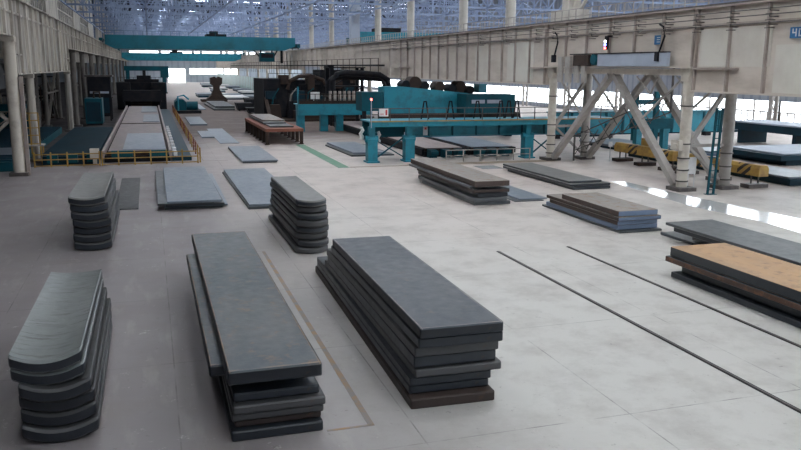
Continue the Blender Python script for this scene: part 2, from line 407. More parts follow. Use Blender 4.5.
spans_r = [(24.9, 43.35, 6.6, 'right crane girder deep span nearest the camera, with blue 40 plate', ((36.9, 43.0, 8.2, 10.5), (25.2, 36.5, 6.75, 9.4))),
           (43.45, 63.4, 8.1, 'shallow right crane girder over the braced column bay', ()),
           (63.5, 106.0, 6.6, 'long deep right crane girder beyond the braced bay', ((66, 71.5, 6.8, 10.4), (76, 79.5, 6.8, 10.4))),
           (106.1, 142.0, 6.6, 'deep right crane girder above the dark machinery', ()),
           (142.1, 180.0, 8.1, 'right crane girder just before the teal travelling crane', ()),
           (180.1, 260.0, 7.4, 'right crane girder just beyond the teal travelling crane', ()),
           (260.1, 419.0, 7.4, 'farthest right crane girder by the far wall', ())]
for y0, y1, z0, lab, pan in spans_r:
    girder(y0, y1, XG, z0, RT, 1, M['beige'], M['beige_line' if y0 < 100 else 'beige'], lab, 3.1 if y0 < 100 else 5.5, pan)
LT = 12.9
for y0, y1, z0, lab in [(24.0, 44.0, 8.6, 'left crane girder out of frame nearest the camera'), (44.1, 64.1, 10.0, 'shallow left crane girder in the top left corner'), (64.2, 105.0, 7.3, 'deep streaked left crane girder above the teal bed'),
                        (105.1, 180.0, 10.0, 'shallow left crane girder before the travelling crane'), (180.1, 290.0, 10.0, 'left crane girder beyond the travelling crane'), (290.1, 419.0, 10.0, 'farthest left crane girder by the far wall')]:
    if y1 < 45: continue
    girder(y0, y1, -9.3, z0, LT, -1, M['grey_beige'], M['grey_beige'], lab, 3.4)
for y0, y1, k in ((24.9, 142.0, 'nearer'), (142.1, 419.0, 'farther')):
    t = tag(obj('crane_girder', MB((37.6, y0, 8.1)).box(37.4, 37.9, y0, y1, 8.2, 11.75).box(37.1, 38.2, y0, y1, 11.75, 11.85).box(37.1, 38.2, y0, y1, 8.1, 8.2), M['beige']), '%s crane girder of the right bay, behind the right crane girder' % k, 'girder')
t = tag(obj('crane_girder', MB((-13.2, 44, 8.6)).box(-13.4, -12.9, 44, 419, 8.7, 12.8).box(-13.7, -12.6, 44, 419, 8.6, 8.7), M['grey_beige']), 'crane girder of the left bay, behind the left crane girder', 'girder')
# crane rails on the girder tops
tag(obj('crane_rail', MB((XG, 24.9, RT)).box(XG + .1, XG + .35, 24.9, 419, RT + .002, RT + .16), M['rail']), 'dark crane rail along the top of the right girder', 'rail')
tag(obj('crane_rail', MB((-9.3, 44, LT)).box(-9.65, -9.4, 44, 419, LT + .002, LT + .16), M['rail']), 'dark crane rail along the top of the left girder', 'rail')

# walkway and handrail on the right girders
wk = thing('girder_walkway', (36.0, 100, 11.6), 'grey walkway with handrail between the right crane girders', 'walkway')
obj('walkway_floor', MB(wk.location).box(34.5, 37.0, 24.9, 419, 11.62, 11.72), M['grey_steel'], wk)
hr = MB(wk.location)
for z in (12.35, 12.95): hr.box(34.62, 34.68, 44, 300, z - .03, z + .03)
obj('handrail', hr, M['grey_steel'], wk)
hp = MB(wk.location); y = 44
while y < 200: hp.box(34.61, 34.69, y - .035, y + .035, 11.72, 12.95); y += 1.2
obj('handrail_post', hp, M['grey_steel'], wk)['kind'] = 'stuff'

# conductor bars along the girder face
for z, nm in ((11.38, 'uppermost'), (11.05, 'middle'), (10.62, 'lowest')):
    t = thing('conductor_bar', (33.0, 60, z), '%s of the three thin dark conductor bars along the right girder' % nm, 'cable')
    obj('bar', MB(t.location).tube([(32.95, 25, z), (32.95, 120, z)], .035, 6), M['rail'], t)
    y = 33.5
    while y < 110:
        b = MB(t.location).bar((33.5, y, z - .12), (32.9, y, z - .12), .05).bar((32.9, y, z - .12), (32.9, y, z + .06), .05).bar((32.95, y + .0, z - .3), (32.95, y + .35, z - .3), .05)
        b.bar((33.3, y, z - .3), (32.9, y, z - .3), .05)
        obj('bracket', b, M['rail'], t); y += 3.1 if y < 64 else 6.2
# hanging cables at both ends of the braced bay
for yy, lab in ((46.0, 'black drooping cable at the near end of the braced bay'), (60.6, 'black drooping cable at the far end of the braced bay')):
    tag(obj('cable', MB((33, yy, 9)).tube([(33.15, yy + .9, 11.0), (32.95, yy + .2, 10.8), (32.95, yy + .0, 10.2), (33.0, yy + .35, 9.6), (33.1, yy + .75, 9.1)], .07, 6).box(32.9, 33.2, yy + .6, yy + .95, 8.55, 9.15), M['dark']), lab, 'cable')

# number plates
def digits(mb, txt, x, yc, z0, h, w, t):
    seg = {'4': 'fgbc', '0': 'abcdef', '1': 'bc', '3': 'abgcd', '9': 'abcdfg'}
    n = len(txt); tot = n * w + (n - 1) * w * .5
    yy = yc + tot / 2                      # reading left to right runs towards -Y
    for ch in txt:
        a, b = yy, yy - w
        S_ = {'a': (b, a, z0 + h - t, z0 + h), 'd': (b, a, z0, z0 + t), 'g': (b, a, z0 + h / 2 - t / 2, z0 + h / 2 + t / 2), 'f': (a - t, a, z0 + h / 2, z0 + h),
              'e': (a - t, a, z0, z0 + h / 2), 'b': (b, b + t, z0 + h / 2, z0 + h), 'c': (b, b + t, z0, z0 + h / 2)}
        for c in seg[ch]: y0, y1, za, zb = S_[c]; mb.box(x - .02, x, y0, y1, za, zb)
        yy -= w * 1.5
t = thing('number_plate', (33.4, 34.95, 9.7), 'blue number plate reading 40 on the right girder', 'sign')
obj('plate', MB(t.location).box(33.38, 33.5, 34.4, 35.5, 9.72, 10.3), M['blue_sign'], t)
b = MB(t.location); digits(b, '40', 33.38, 34.95, 9.8, .42, .3, .07); obj('lettering', b, M['white'], t, label='white digits')
t = thing('number_plate', (33.4, 47.3, 9.7), 'small faded blue plate above the pale blue box on the right girder', 'sign')
obj('plate', MB(t.location).box(33.36, 33.48, 46.9, 47.7, 9.68, 10.3), M['blue_sign'], t)
obj('lettering', MB(t.location).box(33.34, 33.36, 47.05, 47.4, 9.83, 9.87).box(33.34, 33.36, 47.05, 47.4, 9.98, 10.02).box(33.34, 33.36, 47.05, 47.4, 10.12, 10.16), M['white'], t, label='faded white marks')
# signal lamp
t = thing('signal_lamp', (33.1, 53.2, 9.4), 'small lit red, blue and white signal lamp on the right girder', 'lamp')
obj('lamp_bracket', MB(t.location).box(33.1, 33.5, 53.15, 53.25, 10.35, 10.5).box(32.95, 33.15, 53.05, 53.35, 9.45, 10.45), M['dark'], t)
for z, mt in ((9.55, 'lamp_red'), (9.8, 'lamp_blue'), (10.05, 'lamp_white')):
    obj('lamp', MB(t.location).tube([(32.95, 53.2, z), (32.87, 53.2, z)], .09, 12), M[mt], t, label={'lamp_red': 'red lamp', 'lamp_blue': 'blue lamp', 'lamp_white': 'white lamp'}[mt])

# right bay crane end carriage seen through the braced bay
t = thing('crane_end_carriage', (33.6, 50, 8.2), 'pale blue-grey crane end carriage hanging on the shallow right girder', 'crane')
obj('carriage_beam', MB(t.location).box(33.05, 33.28, 45.7, 54.4, 8.22, 9.12), M['pale_blue'], t)
obj('cable_track', MB(t.location).box(33.0, 33.3, 45.7, 58.6, 9.12, 9.2), M['dark'], t)
obj('motor_housing', MB(t.location).box(33.0, 33.28, 55.7, 58.0, 8.25, 9.1), M['dark_brown'], t)
obj('buffer', MB(t.location).tube([(33.28, 54.9, 8.72), (32.95, 54.9, 8.72)], .42, 16), M['teal_dark'], t)
for y0, y1 in ((56.2, 56.7), (57.3, 57.9), (58.6, 59.4), (60.0, 60.6)):
    obj('carriage_skirt', MB(t.location).box(33.05, 33.28, y0, y1, 6.9, 8.25 if y1 < 59 else 9.0), M['grey_steel'], t)

# ------------------------------------------------------------------ columns
def column(x, y, h, r, mat, label, plinth=.7, square=False, group=None):
    t = thing('crane_column', (x, y, 0), label, 'column', group)
    if square: sh = MB(t.location).box(x - r, x + r, y - r, y + r, .25, h - .35)
    else: sh = MB(t.location).tube([(x, y, .25), (x, y, h - .35)], r, 20)
    obj('shaft', sh, mat, t, smooth=not square)
    obj('column_head', MB(t.location).box(x - r * 1.08, x + r * 1.08, y - r * 1.1, y + r * 1.1, h - .35, h), mat, t)
    obj('base_plinth', MB(t.location).box(x - plinth, x + plinth, y - plinth, y + plinth, 0, .25), M['rail'], t)
    return t
CR = [(44.4, 8.1, 'cream right-hand column nearest the camera with bolted collars'), (62.9, 8.1, 'cream right-hand column beside the teal gantry')]
for y, h, lab in CR:
    c = column(33.95, y, h - .5, .36, M['cream'], lab)
    obj('capital', MB(c.location).box(33.55, 34.35, y - .5, y + .5, h - .5, h), M['cream'], c)
    for z in (.6, 1.35, 2.15, 3.1, 5.6):
        obj('collar', MB(c.location).tube([(33.95, y, z), (33.95, y, z + .09)], .42, 16), M['rail'], c)
    c2 = column(37.4, y, 8.1, .38, M['grey_steel'], lab.replace('cream right-hand column', 'grey rear column behind the cream column').replace(' with bolted collars', ''))
    for z in (.6, 1.5, 2.4):
        obj('collar', MB(c2.location).tube([(37.4, y, z), (37.4, y, z + .09)], .44, 16), M['rail'], c2)
    # cross bracing between the two legs of the pair
    t = thing('column_bracing', (35.7, y, 3), 'diagonal steel bracing between the paired columns, %s pair' % ('near' if y < 50 else 'far'), 'brace')
    o = t.location
    obj('strut', MB(o).bar((34.3, y, 3.0), (37.03, y, 3.0), .2), M['grey_steel'], t)
    obj('strut', MB(o).bar((34.35, y, 7.9), (37.0, y, 7.9), .2), M['grey_steel'], t)
    obj('diagonal', MB(o).bar((34.32, y, 3.1), (37.02, y, 6.8), .26), M['grey_steel'], t)
    obj('diagonal', MB(o).bar((34.32, y, 2.9), (37.02, y, .6), .18), M['grey_steel'], t)
# K brace frames
for x, lab in ((33.95, 'big inverted V brace between the cream right-hand columns'), (37.4, 'inverted V brace between the grey rear columns')):
    t = thing('portal_brace', (x, 53.5, 0), lab, 'brace'); o = t.location
    zt = 8.08 if x < 35 else 8.08
    obj('top_chord', MB(o).box(x - .2, x + .2, 44.95, 62.35, 7.62, 8.05), M['cream'], t)
    obj('diagonal', MB(o).bar((x, 53.2, 7.55), (x, 45.0, .3), .5, .42), M['grey_steel'], t)
    obj('diagonal', MB(o).bar((x, 53.8, 7.55), (x, 62.2, .3), .5, .42), M['grey_steel'], t)
    obj('lacing', MB(o).bar((x, 45.0, 7.5), (x, 49.6, 4.4), .13).bar((x, 62.2, 7.5), (x, 57.8, 4.2), .13).bar((x, 47.8, 7.5), (x, 48.6, 6.3), .1).bar((x, 50.4, 7.5), (x, 48.6, 6.3), .1), M['grey_steel'], t)
# light lattice frame standing between the planes
t = thing('lattice_frame', (35.7, 56, 0), 'thin dark lattice work low between the braces', 'lattice'); b = MB(t.location)
for k in range(7):
    y0 = 49 + k * 1.8
    b.bar((35.7, y0, 4.6 - k * .55), (35.7, y0 + 1.8, 6.2 - k * .6), .05).bar((35.7, y0, 5.8 - k * .55), (35.7, y0 + 1.8, 4.2 - k * .6), .05)
b.bar((35.7, 48.5, 5.0), (35.7, 61.8, .9), .07).bar((35.7, 48.5, 6.4), (35.7, 61.8, 2.2), .07)
b.bar((35.7, 48.5, 5.0), (35.7, 48.5, 8.1), .12).bar((35.7, 61.8, 0), (35.7, 61.8, 2.3), .12)
obj('lacing', b, M['rail'], t)
tag(obj('junction_box', MB((33.5, 44.4, 2.8)).box(33.2, 33.5, 43.95, 44.85, 2.75, 3.4).box(33.08, 33.2, 44.1, 44.5, 2.9, 3.2), M['cream']), 'cream junction box fixed to the nearest right-hand column', 'box')
tag(obj('notice_board', MB((35, 44, 1.0)).box(34.55, 35.2, 44.62, 44.67, 1.05, 2.2).box(34.6, 34.65, 44.62, 44.67, 0, 1.05).box(35.1, 35.15, 44.62, 44.67, 0, 1.05), M['white']), 'white notice board standing between the near paired columns', 'sign')
t = thing('teal_post', (34.6, 42.4, 0), 'slim teal ladder-like post before the near paired columns', 'post')
obj('upright', MB(t.location).bar((34.5, 42.4, 0), (34.7, 42.4, 5.6), .12).bar((34.95, 42.4, 0), (35.15, 42.4, 5.6), .12), M['teal_dark'], t)
b = MB(t.location)
for k in range(13): b.bar((34.52 + k * .014, 42.4, .3 + k * .42), (34.97 + k * .014, 42.4, .3 + k * .42), .05)
obj('rung', b, M['teal_dark'], t)['kind'] = 'stuff'
obj('foot', MB(t.location).box(34.35, 35.1, 42.2, 42.6, 0, .03), M['teal_dark'], t)

far_cols_r = [106, 124, 142, 161, 181, 200, 220, 240, 260, 290, 320, 350, 385]
for k, y in enumerate(far_cols_r):
    z = 6.6 if y <= 124 else (6.6 if y == 142 else 7.4 if y > 180 else 8.1)
    column(33.9, y, z, .36, M['cream'], '%s of the cream columns carrying the right girder beyond the gantries' % NTH[k], .6)
far_cols_l = [63.5, 72.5, 105, 114, 130, 150, 170, 190, 215, 240, 270, 300, 340, 380]
for k, y in enumerate(far_cols_l):
    zb = 7.3 if y < 106 else 10.0
    zb = {63.5: 10.0}.get(y, zb)
    nm = 'fat cream column at the left edge carrying the left girder' if k == 0 else '%s of the slimmer cream columns under the left girder' % NTH[k - 1]
    x = -9.45
    column(x, y, zb, .42 if k == 0 else .34, M['cream'] if k == 0 else M['grey_beige'] if k < 3 else M['column_shaded'], nm, .65)
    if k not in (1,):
        column(-13.1, y, 8.6, .3, M['column_shaded'], '%s of the rear columns behind the left column row' % NTH[k if k < 1 else k - 1], .5)
t = thing('column_bracing', (-11.3, 63.5, 3), 'grey post and struts beside the fat cream column at left', 'brace')
obj('post', MB(t.location).box(-8.98, -8.72, 63.3, 63.65, 0, 7.2), M['beige_line'], t)
obj('diagonal', MB(t.location).bar((-12.8, 63.5, 6.8), (-9.9, 63.5, 4.0), .22), M['grey_beige'], t)
obj('diagonal', MB(t.location).bar((-12.8, 63.5, 1.2), (-9.9, 63.5, 4.0), .22), M['grey_beige'], t)
for k, y0 in enumerate((85, 114.6, 150.6)):
    t = thing('column_bracing', (-13.1, y0 + 7, 3), 'lattice bracing in the dark left column row, %s panel' % NTH[k], 'brace'); o = t.location
    y1 = y0 + (19 if k == 0 else 14.8)
    obj('diagonal', MB(o).bar((-13.1, y0, .3), (-13.1, y1, 8.3), .3), M['column_shaded'], t)
    obj('diagonal', MB(o).bar((-13.4, y1, .3), (-13.4, y0, 8.3), .3), M['column_shaded'], t)
    obj('strut', MB(o).bar((-13.1, y0, 4.3), (-13.1, y1, 4.3), .25), M['column_shaded'], t)

# upper columns standing on the girder line and carrying the roof
ucr = [64, 76.5, 89.5, 109.5, 126.5, 142, 161, 182, 212, 235, 252, 278, 315, 350, 390]
for k, y in enumerate(ucr):
    w = .42 if k != 5 else .75
    t = thing('roof_column', (36.0, y, 11.72), '%s upper roof column standing above the right girder' % NTH[k], 'column', )
    o = t.location
    if k in (5,):     # the broad column with flared head
        obj('shaft', MB(o).box(35.2, 36.8, y - .8, y + .8, 11.73, 24.9), M['pale_blue'], t)
        obj('flared_head', MB(o).bar((36, y, 15.6), (36, y - 3.4, 18.2), .7).bar((36, y, 15.6), (36, y + 3.4, 18.2), .7), M['pale_blue'], t)
    elif k == 0:
        obj('shaft', MB(o).box(35.4, 36.6, y - .6, y + .6, 11.73, 24.9), M['column_far'], t)
        obj('haunch_box', MB(o).box(35.0, 36.95, y - 1.5, y + 1.9, 11.73, 13.1), M['column_far'], t)
        obj('knee_brace', MB(o).bar((36, y - .6, 13.4), (36, y - 3.9, 16.9), .35).bar((36, y - 1.6, 13.1), (36, y - 6.0, 16.9), .22), M['column_far'], t)
    else:
        obj('shaft', MB(o).tube([(36, y, 11.73), (36, y, 24.9)], w * 1.25 if k < 9 else .75, 14), M['column_far'], t, smooth=True)
        obj('cap_plate', MB(o).box(35.3, 36.7, y - .7, y + .7, 24.6, 24.9), M['column_far'], t)
ucl = [86, 116, 155, 192, 222, 235, 260, 290, 320, 350, 390]
for k, y in enumerate(ucl):
    t = thing('roof_column', (-11.6, y, 12.9), '%s upper roof column standing above the left girder' % NTH[k], 'column')
    hw = [8, 7, 7, 8][k] if k < 4 else .9
    obj('shaft', MB(t.location).box(-12.4, -11.65, y - hw, y + hw, 8.8 if k > 3 else 12.95, 24.9), M['column_far' if k > 3 else 'grey_beige'], t)
    obj('cap_plate', MB(t.location).box(-12.5, -11.6, y - 1.1, y + 1.1, 24.6, 24.9), M['grey_beige'], t)

for k in range(3):
    y0, y1 = ((123.2, 147.8), (163.2, 183.8), (94.2, 108.8))[k]
    t = thing('upper_bracing', (-11.6, (y0 + y1) / 2, 13), 'pale lattice bracing above the left girder, %s' % ['second nearest panel', 'farthest panel', 'nearest panel'][k], 'brace'); n = max(2, int((y1 - y0) / 3))
    b = MB(t.location)
    for j in range(n):
        ya = y0 + (y1 - y0) * j / n; yb = y0 + (y1 - y0) * (j + 1) / n
        for z in (13.2, 15.9, 18.6, 21.3): b.bar((-11.9, ya, z), (-11.9, yb, z + 2.7), .16).bar((-11.9, yb, z), (-11.9, ya, z + 2.7), .16)
        b.bar((-11.9, ya, 12.9), (-11.9, ya, 24.9), .22)
    for z in (13.2, 15.9, 17.1): b.bar((-11.9, y0, z), (-11.9, y1, z), .2)
    obj('lacing', b, M['column_far'], t)

# ------------------------------------------------------------------ travelling cranes
def crane(y, zb, h, label, mat, trolley_x, cab=True, wd=2.2):
    t = thing('travelling_crane', (12, y, zb), label, 'crane'); o = t.location; xe = 33.1 if cab else 32.8
    obj('bridge_beam', MB(o).prism_y([(-8.7, zb + .9), (-6.9, zb), (30.5, zb), (xe, zb + .9), (xe, zb + h), (-8.7, zb + h)], y - wd / 2, y + wd / 2), mat, t)
    obj('bridge_beam', MB(o).prism_y([(-8.7, zb + .9), (-6.9, zb), (30.5, zb), (xe, zb + .9), (xe, zb + h), (-8.7, zb + h)], y + wd * 2, y + wd * 3), mat, t)
    for x, z in ((-9.5, LT + .17), (33.7, RT + .17)):
        zt = max(z + .9, zb + 1.5)
        obj('end_carriage', MB(o).box(x - .35, x + .35, y - 2.2, y + wd * 3 + 1, z + .35, zt), M['teal_dark'], t)
        for yy in (y - 1.4, y + wd * 3):
            obj('wheel', MB(o).tube([(x - .12, yy, z + .35), (x + .12, yy, z + .35)], .35, 14), M['rail'], t)
    tr = obj('trolley', MB(o).box(trolley_x - 2.2, trolley_x + 2.2, y - .6, y + wd * 3 - .5, zb + h + .02, zb + h + .55).box(trolley_x - 1.4, trolley_x + .4, y, y + 2.4, zb + h + .55, zb + h + 1.2), M['dark'], t)
    rb = MB(o)
    rb.bar((-8.8, y - wd / 2, zb + h + .9), (33, y - wd / 2, zb + h + .9), .06)
    for k in range(22): rb.bar((-8.6 + k * 1.96, y - wd / 2, zb + h), (-8.6 + k * 1.96, y - wd / 2, zb + h + .9), .06)
    obj('handrail', rb, M['teal_dark'], t)
    if cab:
        c = obj('operator_cab', MB(o).box(24.8, 28.2, y - 1.2, y + 1.2, zb - 2.6, zb - .5), M['teal_dark'], t)
        obj('cab_hanger', MB(o).box(25.0, 25.3, y - .2, y + .2, zb - .6, zb).box(27.6, 27.9, y - .2, y + .2, zb - .6, zb).bar((29, y, zb), (27.5, y - .5, zb - 2.5), .2).bar((30, y, zb), (30, y, zb - 2.9), .5).bar((23.5, y, zb), (25.2, y, zb - 1.8), .3), M['dark'], t)
        obj('cab_window', MB(o).box(25.1, 27.9, y - 1.24, y - 1.2, zb - 1.7, zb - .8), M['dark'], c)
    return t
crane(188, 11.75, 2.9, 'teal travelling crane bridging the hall overhead, nearer of two', M['teal_crane'], 15.2)
crane(300, 9.9, 2.7, 'paler teal travelling crane far down the hall', M['teal'], 10.0, False)

# ------------------------------------------------------------------ steel slabs and plates
def slab_mesh(w, l, h, bev=.03, bn=0., bf=0., cn=.0, sag=0., n=None, m2=False):
    """w across (x), l along the hall (y). bn/bf: how far the near/far end bulges; cn: corner rounding; sag: trough depth."""
    st = [0, bev]; n = n or (14 if (bn or bf or cn or sag) else 1)
    if cn: st += [cn * .25, cn * .5, cn * .8]
    st += [w * k / n for k in range(1, n) if w * k / n > (cn or bev) * 1.05 and w * k / n < w - (cn or bev) * 1.05]
    if cn: st += [w - cn * .8, w - cn * .5, w - cn * .25]
    st += [w - bev, w]
    vs = []; fs = []
    for i, x in enumerate(st):
        u = 2 * x / w - 1
        cr = 0
        if cn:
            e = min(x, w - x)
            if e < cn: cr = cn - math.sqrt(max(0, cn * cn - (cn - e) ** 2))
        y0 = -bn * (1 - u * u) + cr; y1 = l + bf * (1 - u * u) - cr
        i_ = bev if i in (0, len(st) - 1) else 0
        dz = sag * u * u; dzf = dz * .35 + sag * .1
        e2 = bev
        zb_, zt = i_ + dz, h - i_ + dz
        X = x - w / 2
        df = dzf - dz; vs += [(X, y0 + e2, zt), (X, y1 - e2, zt + df), (X, y1, zt + df - e2 * (0 if i_ else 1)), (X, y1, zb_ + df + e2 * (0 if i_ else 1)), (X, y1 - e2, zb_ + df), (X, y0 + e2, zb_), (X, y0, zb_ + e2 * (0 if i_ else 1)), (X, y0, zt - e2 * (0 if i_ else 1))]
    m = len(st)
    for i in range(m - 1):
        for k in range(8):
            fs.append((i * 8 + k, i * 8 + (k + 1) % 8, i * 8 + 8 + (k + 1) % 8, i * 8 + 8 + k))
    fs.append(tuple(range(8))); fs.append(tuple((m - 1) * 8 + k for k in range(8))[::-1])
    b = MB(); b.add(vs, fs); return b
def slab(name, x0, x1, y0, y1, z0, h, mat, label, cat, group, rz=0, edge_mat=None, end_mat=None, **kw):
    mb = slab_mesh(x1 - x0, y1 - y0, h, **kw)
    mats = [mat] + ([edge_mat] if edge_mat else []) + ([end_mat] if end_mat else [])
    me = mb.mesh(name, mats, smooth=True)
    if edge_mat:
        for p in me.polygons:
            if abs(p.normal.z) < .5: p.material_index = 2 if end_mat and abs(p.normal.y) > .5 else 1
    o = obj(name, me, None, loc=((x0 + x1) / 2, y0, z0)); o.rotation_euler.z = rz
    return tag(o, label, cat, group)
def stack(layers, where, look, name='steel_slab', cat='steel slab', gap=.012, group=None, z=0.0, **kw):
    """layers top first: (x0, x1, y0, y1, h, mat, rz, extra)"""
    group = group or 'slabs ' + where
    zs = []; zz = z
    for L in reversed(layers): zs.append(zz); zz += L[4] + gap
    zs.reverse(); n = len(layers)
    for k, L in enumerate(layers):
        x0, x1, y0, y1, h, mat, rz = L[:7]; ex = dict(kw); em = None; lk = look
        if len(L) > 7: ex.update(L[7])
        em = ex.pop('edge_mat', None); lk = ex.pop('look', look)
        o_ = ORD[k] if n > 1 else 'single'
        if k == n - 1 and n > 1: o_ = 'bottom'
        slab(name, x0, x1, y0, y1, zs[k], h, mat, ' '.join(('%s %s, %s' % (lk, o_, where)).split()), cat, group, rz, em, **ex)

sd, sg, sb, stp, stb = M['slab'], M['slab_grey'], M['slab_brown'], M['slab_top'], M['slab_top_blue']
# long flat stack left of centre
stack([(1.27, 3.32, 16.12, 30.95, .31, stp, 0, {'look': 'wide flat dark slab with rusty border,', 'edge_mat': M['slab_shaded_side']}), (.97, 2.9, 17.45, 28.9, .27, stp, .0, {'edge_mat': M['slab_shaded_side']}), (1.40, 3.30, 16.35, 28.5, .20, sd, .003),
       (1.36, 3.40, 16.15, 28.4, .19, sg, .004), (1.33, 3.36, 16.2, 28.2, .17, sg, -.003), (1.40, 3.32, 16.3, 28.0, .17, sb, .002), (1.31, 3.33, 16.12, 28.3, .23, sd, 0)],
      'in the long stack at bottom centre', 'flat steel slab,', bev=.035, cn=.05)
# dark stack right of centre
stack([(5.76, 7.88, 16.55, 26.8, .25, stb, -.018, {'look': 'flat dark slab with rusty border,', 'edge_mat': M['slab_shaded_side']}), (5.74, 7.9, 16.6, 26.9, .25, sd, -.017), (5.70, 7.86, 16.75, 27.6, .25, sg, -.018), (5.72, 7.84, 16.85, 27.6, .30, sd, -.02),
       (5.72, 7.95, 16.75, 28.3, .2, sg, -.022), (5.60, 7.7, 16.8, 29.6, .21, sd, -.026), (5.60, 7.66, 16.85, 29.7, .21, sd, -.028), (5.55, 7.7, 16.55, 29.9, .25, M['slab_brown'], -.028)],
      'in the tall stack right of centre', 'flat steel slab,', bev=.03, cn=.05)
# nearest curved stack at bottom left
cur = dict(bev=.06, bn=.10, bf=-.05, cn=.07, sag=.17)
X = [(-3.14, -1.70), (-3.14, -1.66), (-2.98, -1.54), (-3.02, -1.50), (-3.0, -1.47), (-2.99, -1.44)]
stack([(a, b, 17.35 + .12 * math.sin(k * 2.3), 24.9 + .2 * math.sin(k), .30, M['trough_top'] if k < 2 else sg, .004 * (k % 3 - 1), {'edge_mat': M['slab_shaded_side']}) for k, (a, b) in enumerate(X)],
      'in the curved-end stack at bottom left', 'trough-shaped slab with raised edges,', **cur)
# curved stack by the yellow fence
X = [(-3.62, -2.12), (-3.58, -2.0), (-3.55, -1.98), (-3.5, -1.9), (-3.5, -1.92), (-3.52, -1.96), (-3.5, -1.93)]
stack([(a, b, 36.35 + .1 * math.sin(k * 1.9), 45.2 - .2 * (k % 2), .32, M['slab_pale'] if k == 0 else sg, .003 * (k % 3 - 1), {'edge_mat': M['slab_shaded_side'] if k in (0, 2, 5, 7) else sd}) for k, (a, b) in enumerate(X)],
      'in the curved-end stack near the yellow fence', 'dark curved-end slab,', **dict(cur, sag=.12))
# curved stack at the centre
X = [(5.80, 7.16), (5.82, 7.2), (5.86, 7.24), (5.78, 7.22), (5.80, 7.28), (5.72, 7.24), (5.84, 7.24), (5.70, 7.2)]
stack([(a, b, 33.35 + .12 * math.sin(k * 1.7), 41.2 + .25 * math.sin(k * 2.1), .26, M['slab_pale'] if k == 0 else sg, .006 * (k % 3 - 1), {'edge_mat': sg if k % 2 else sd}) for k, (a, b) in enumerate(X)],
      'in the curved-end stack at the hall centre', 'grey curved-end slab,', gap=.035, **dict(cur, bn=.36, cn=.10, sag=.05))

pb, pd, pw, po, pp = M['plate_blue'], M['plate_dark'], M['plate_warm'], M['plate_orange'], M['plate_pink']
P = dict(name='steel_plate', cat='steel plate', bev=.012)
stack([(.62, 3.62, 45.3, 61.2, .14, pb, -.004), (.12, 3.2, 45.6, 60.6, .09, pd, .003), (.55, 3.8, 45.7, 60.0, .09, pd, 0), (.45, 4.0, 45.9, 59.6, .09, pb, -.01), (.5, 3.7, 45.8, 59.0, .09, pd, 0)],
      'in the broad plate pile behind the long slab stack', 'blue-grey plate,', **P)
stack([(5.1, 8.2, 44.7, 61.0, .14, pb, 0), (5.05, 8.1, 44.7, 60.8, .14, pd, .004)], 'in the low plate pile beside the centre curved stack', 'pale blue-grey plate,', **P)
stack([(7.15, 10.15, 66.8, 79.5, .12, pb, 0), (7.2, 10.1, 66.9, 79.3, .1, pd, .004)], 'in the small plate pile before the rusty table', 'pale blue-grey plate,', **P)
def single(x0, x1, y0, y1, h, mat, label, rz=0, z=0.0, **kw):
    return slab('steel_plate', x0, x1, y0, y1, z, h, mat, label, 'steel plate', 'single plates on the floor', rz, kw.pop('edge_mat', None), bev=.012, **kw)
single(-2.2, -.95, 46.4, 59.4, .08, sg, 'thin grey plate flat on the floor beside the fence-side curved stack')
single(5.4, 6.8, 92, 100.8, .15, pb, 'small pale plate flat on the floor left of the rusty table')
single(6.85, 8.85, 85, 105.5, .05, pb, 'thin pale blue plate flat on the floor beside the small pale plate')
single(5.1, 7.4, 112, 129, .2, pb, 'bluish plate flat on the aisle beyond the roller table railing')
single(6.0, 9.9, 152.6, 172.8, .2, pb, 'far pale plate flat on the aisle beside the teal machine')
stack([(11.6, 15.2, 152, 176, .35, pd, 0), (11.2, 15.0, 150, 174, .35, pd, .01)], 'in the far dark pile before the brown stand', 'dark plate,', **P)
stack([(17.6, 20.6, 70, 80.6, .17, pb, .02), (17.3, 21.4, 69.6, 80.0, .14, pd, .02)], 'in the low pile behind the first teal gantry leg', 'grey plate,', **P)
# brown-edged pile at centre right
er, eb = M['edge_rust'], M['edge_blue']
pk = dict(name='steel_plate', cat='steel plate', bev=.02)
stack([(18.05, 20.25, 42.4, 54.6, .34, pw, 0, {'edge_mat': M['slab_brown'], 'look': 'thick brown plate,'}), (17.9, 19.4, 42.9, 54.4, .14, pd, .004), (18.0, 20.3, 42.5, 53.4, .22, sd, -.012, {'edge_mat': sb}),
       (18.3, 20.2, 42.5, 53.6, .26, sd, .0), (18.0, 20.1, 42.4, 53.0, .24, pd, -.01), (18.05, 20.4, 42.5, 52.0, .2, pd, 0)],
      'in the brown-edged pile before the gantry', 'dark plate,', **pk)
stack([(21.35, 23.25, 43.2, 54.5, .07, pb, 0, {'look': 'thin pale plate,'}), (20.95, 22.9, 43.0, 47.8, .06, pd, -.02)], 'in the thin pair right of the brown-edged pile', 'thin dark plate,', **pk)
stack([(26.8, 29.35, 46.9, 57.2, .15, M['slab_pale'], .012, {'edge_mat': sd}), (26.7, 29.8, 46.5, 57.0, .17, M['slab_pale'], .01, {'edge_mat': sd}), (26.9, 29.75, 46.4, 56.6, .2, sd, .008)], 'in the low dark pile before the cream columns', 'dark plate,', **pk)
# blue-ended pile
stack([(21.85, 24.1, 33.2, 38.9, .28, M['plate_warm'], 0, {'edge_mat': M['slab_brown'], 'end_mat': eb}), (21.8, 24.25, 33.1, 40.6, .20, pw, .0, {'edge_mat': sb, 'end_mat': eb}), (21.85, 24.15, 33.25, 40.3, .22, pw, 0, {'edge_mat': sb, 'end_mat': eb}), (21.9, 24.2, 33.3, 40.8, .24, eb, 0), (21.9, 24.35, 33.1, 41.3, .12, pd, 0, {'look': 'black base plate,'})],
      'in the blue-ended pile right of centre', 'rust-topped thick plate,', **pk)
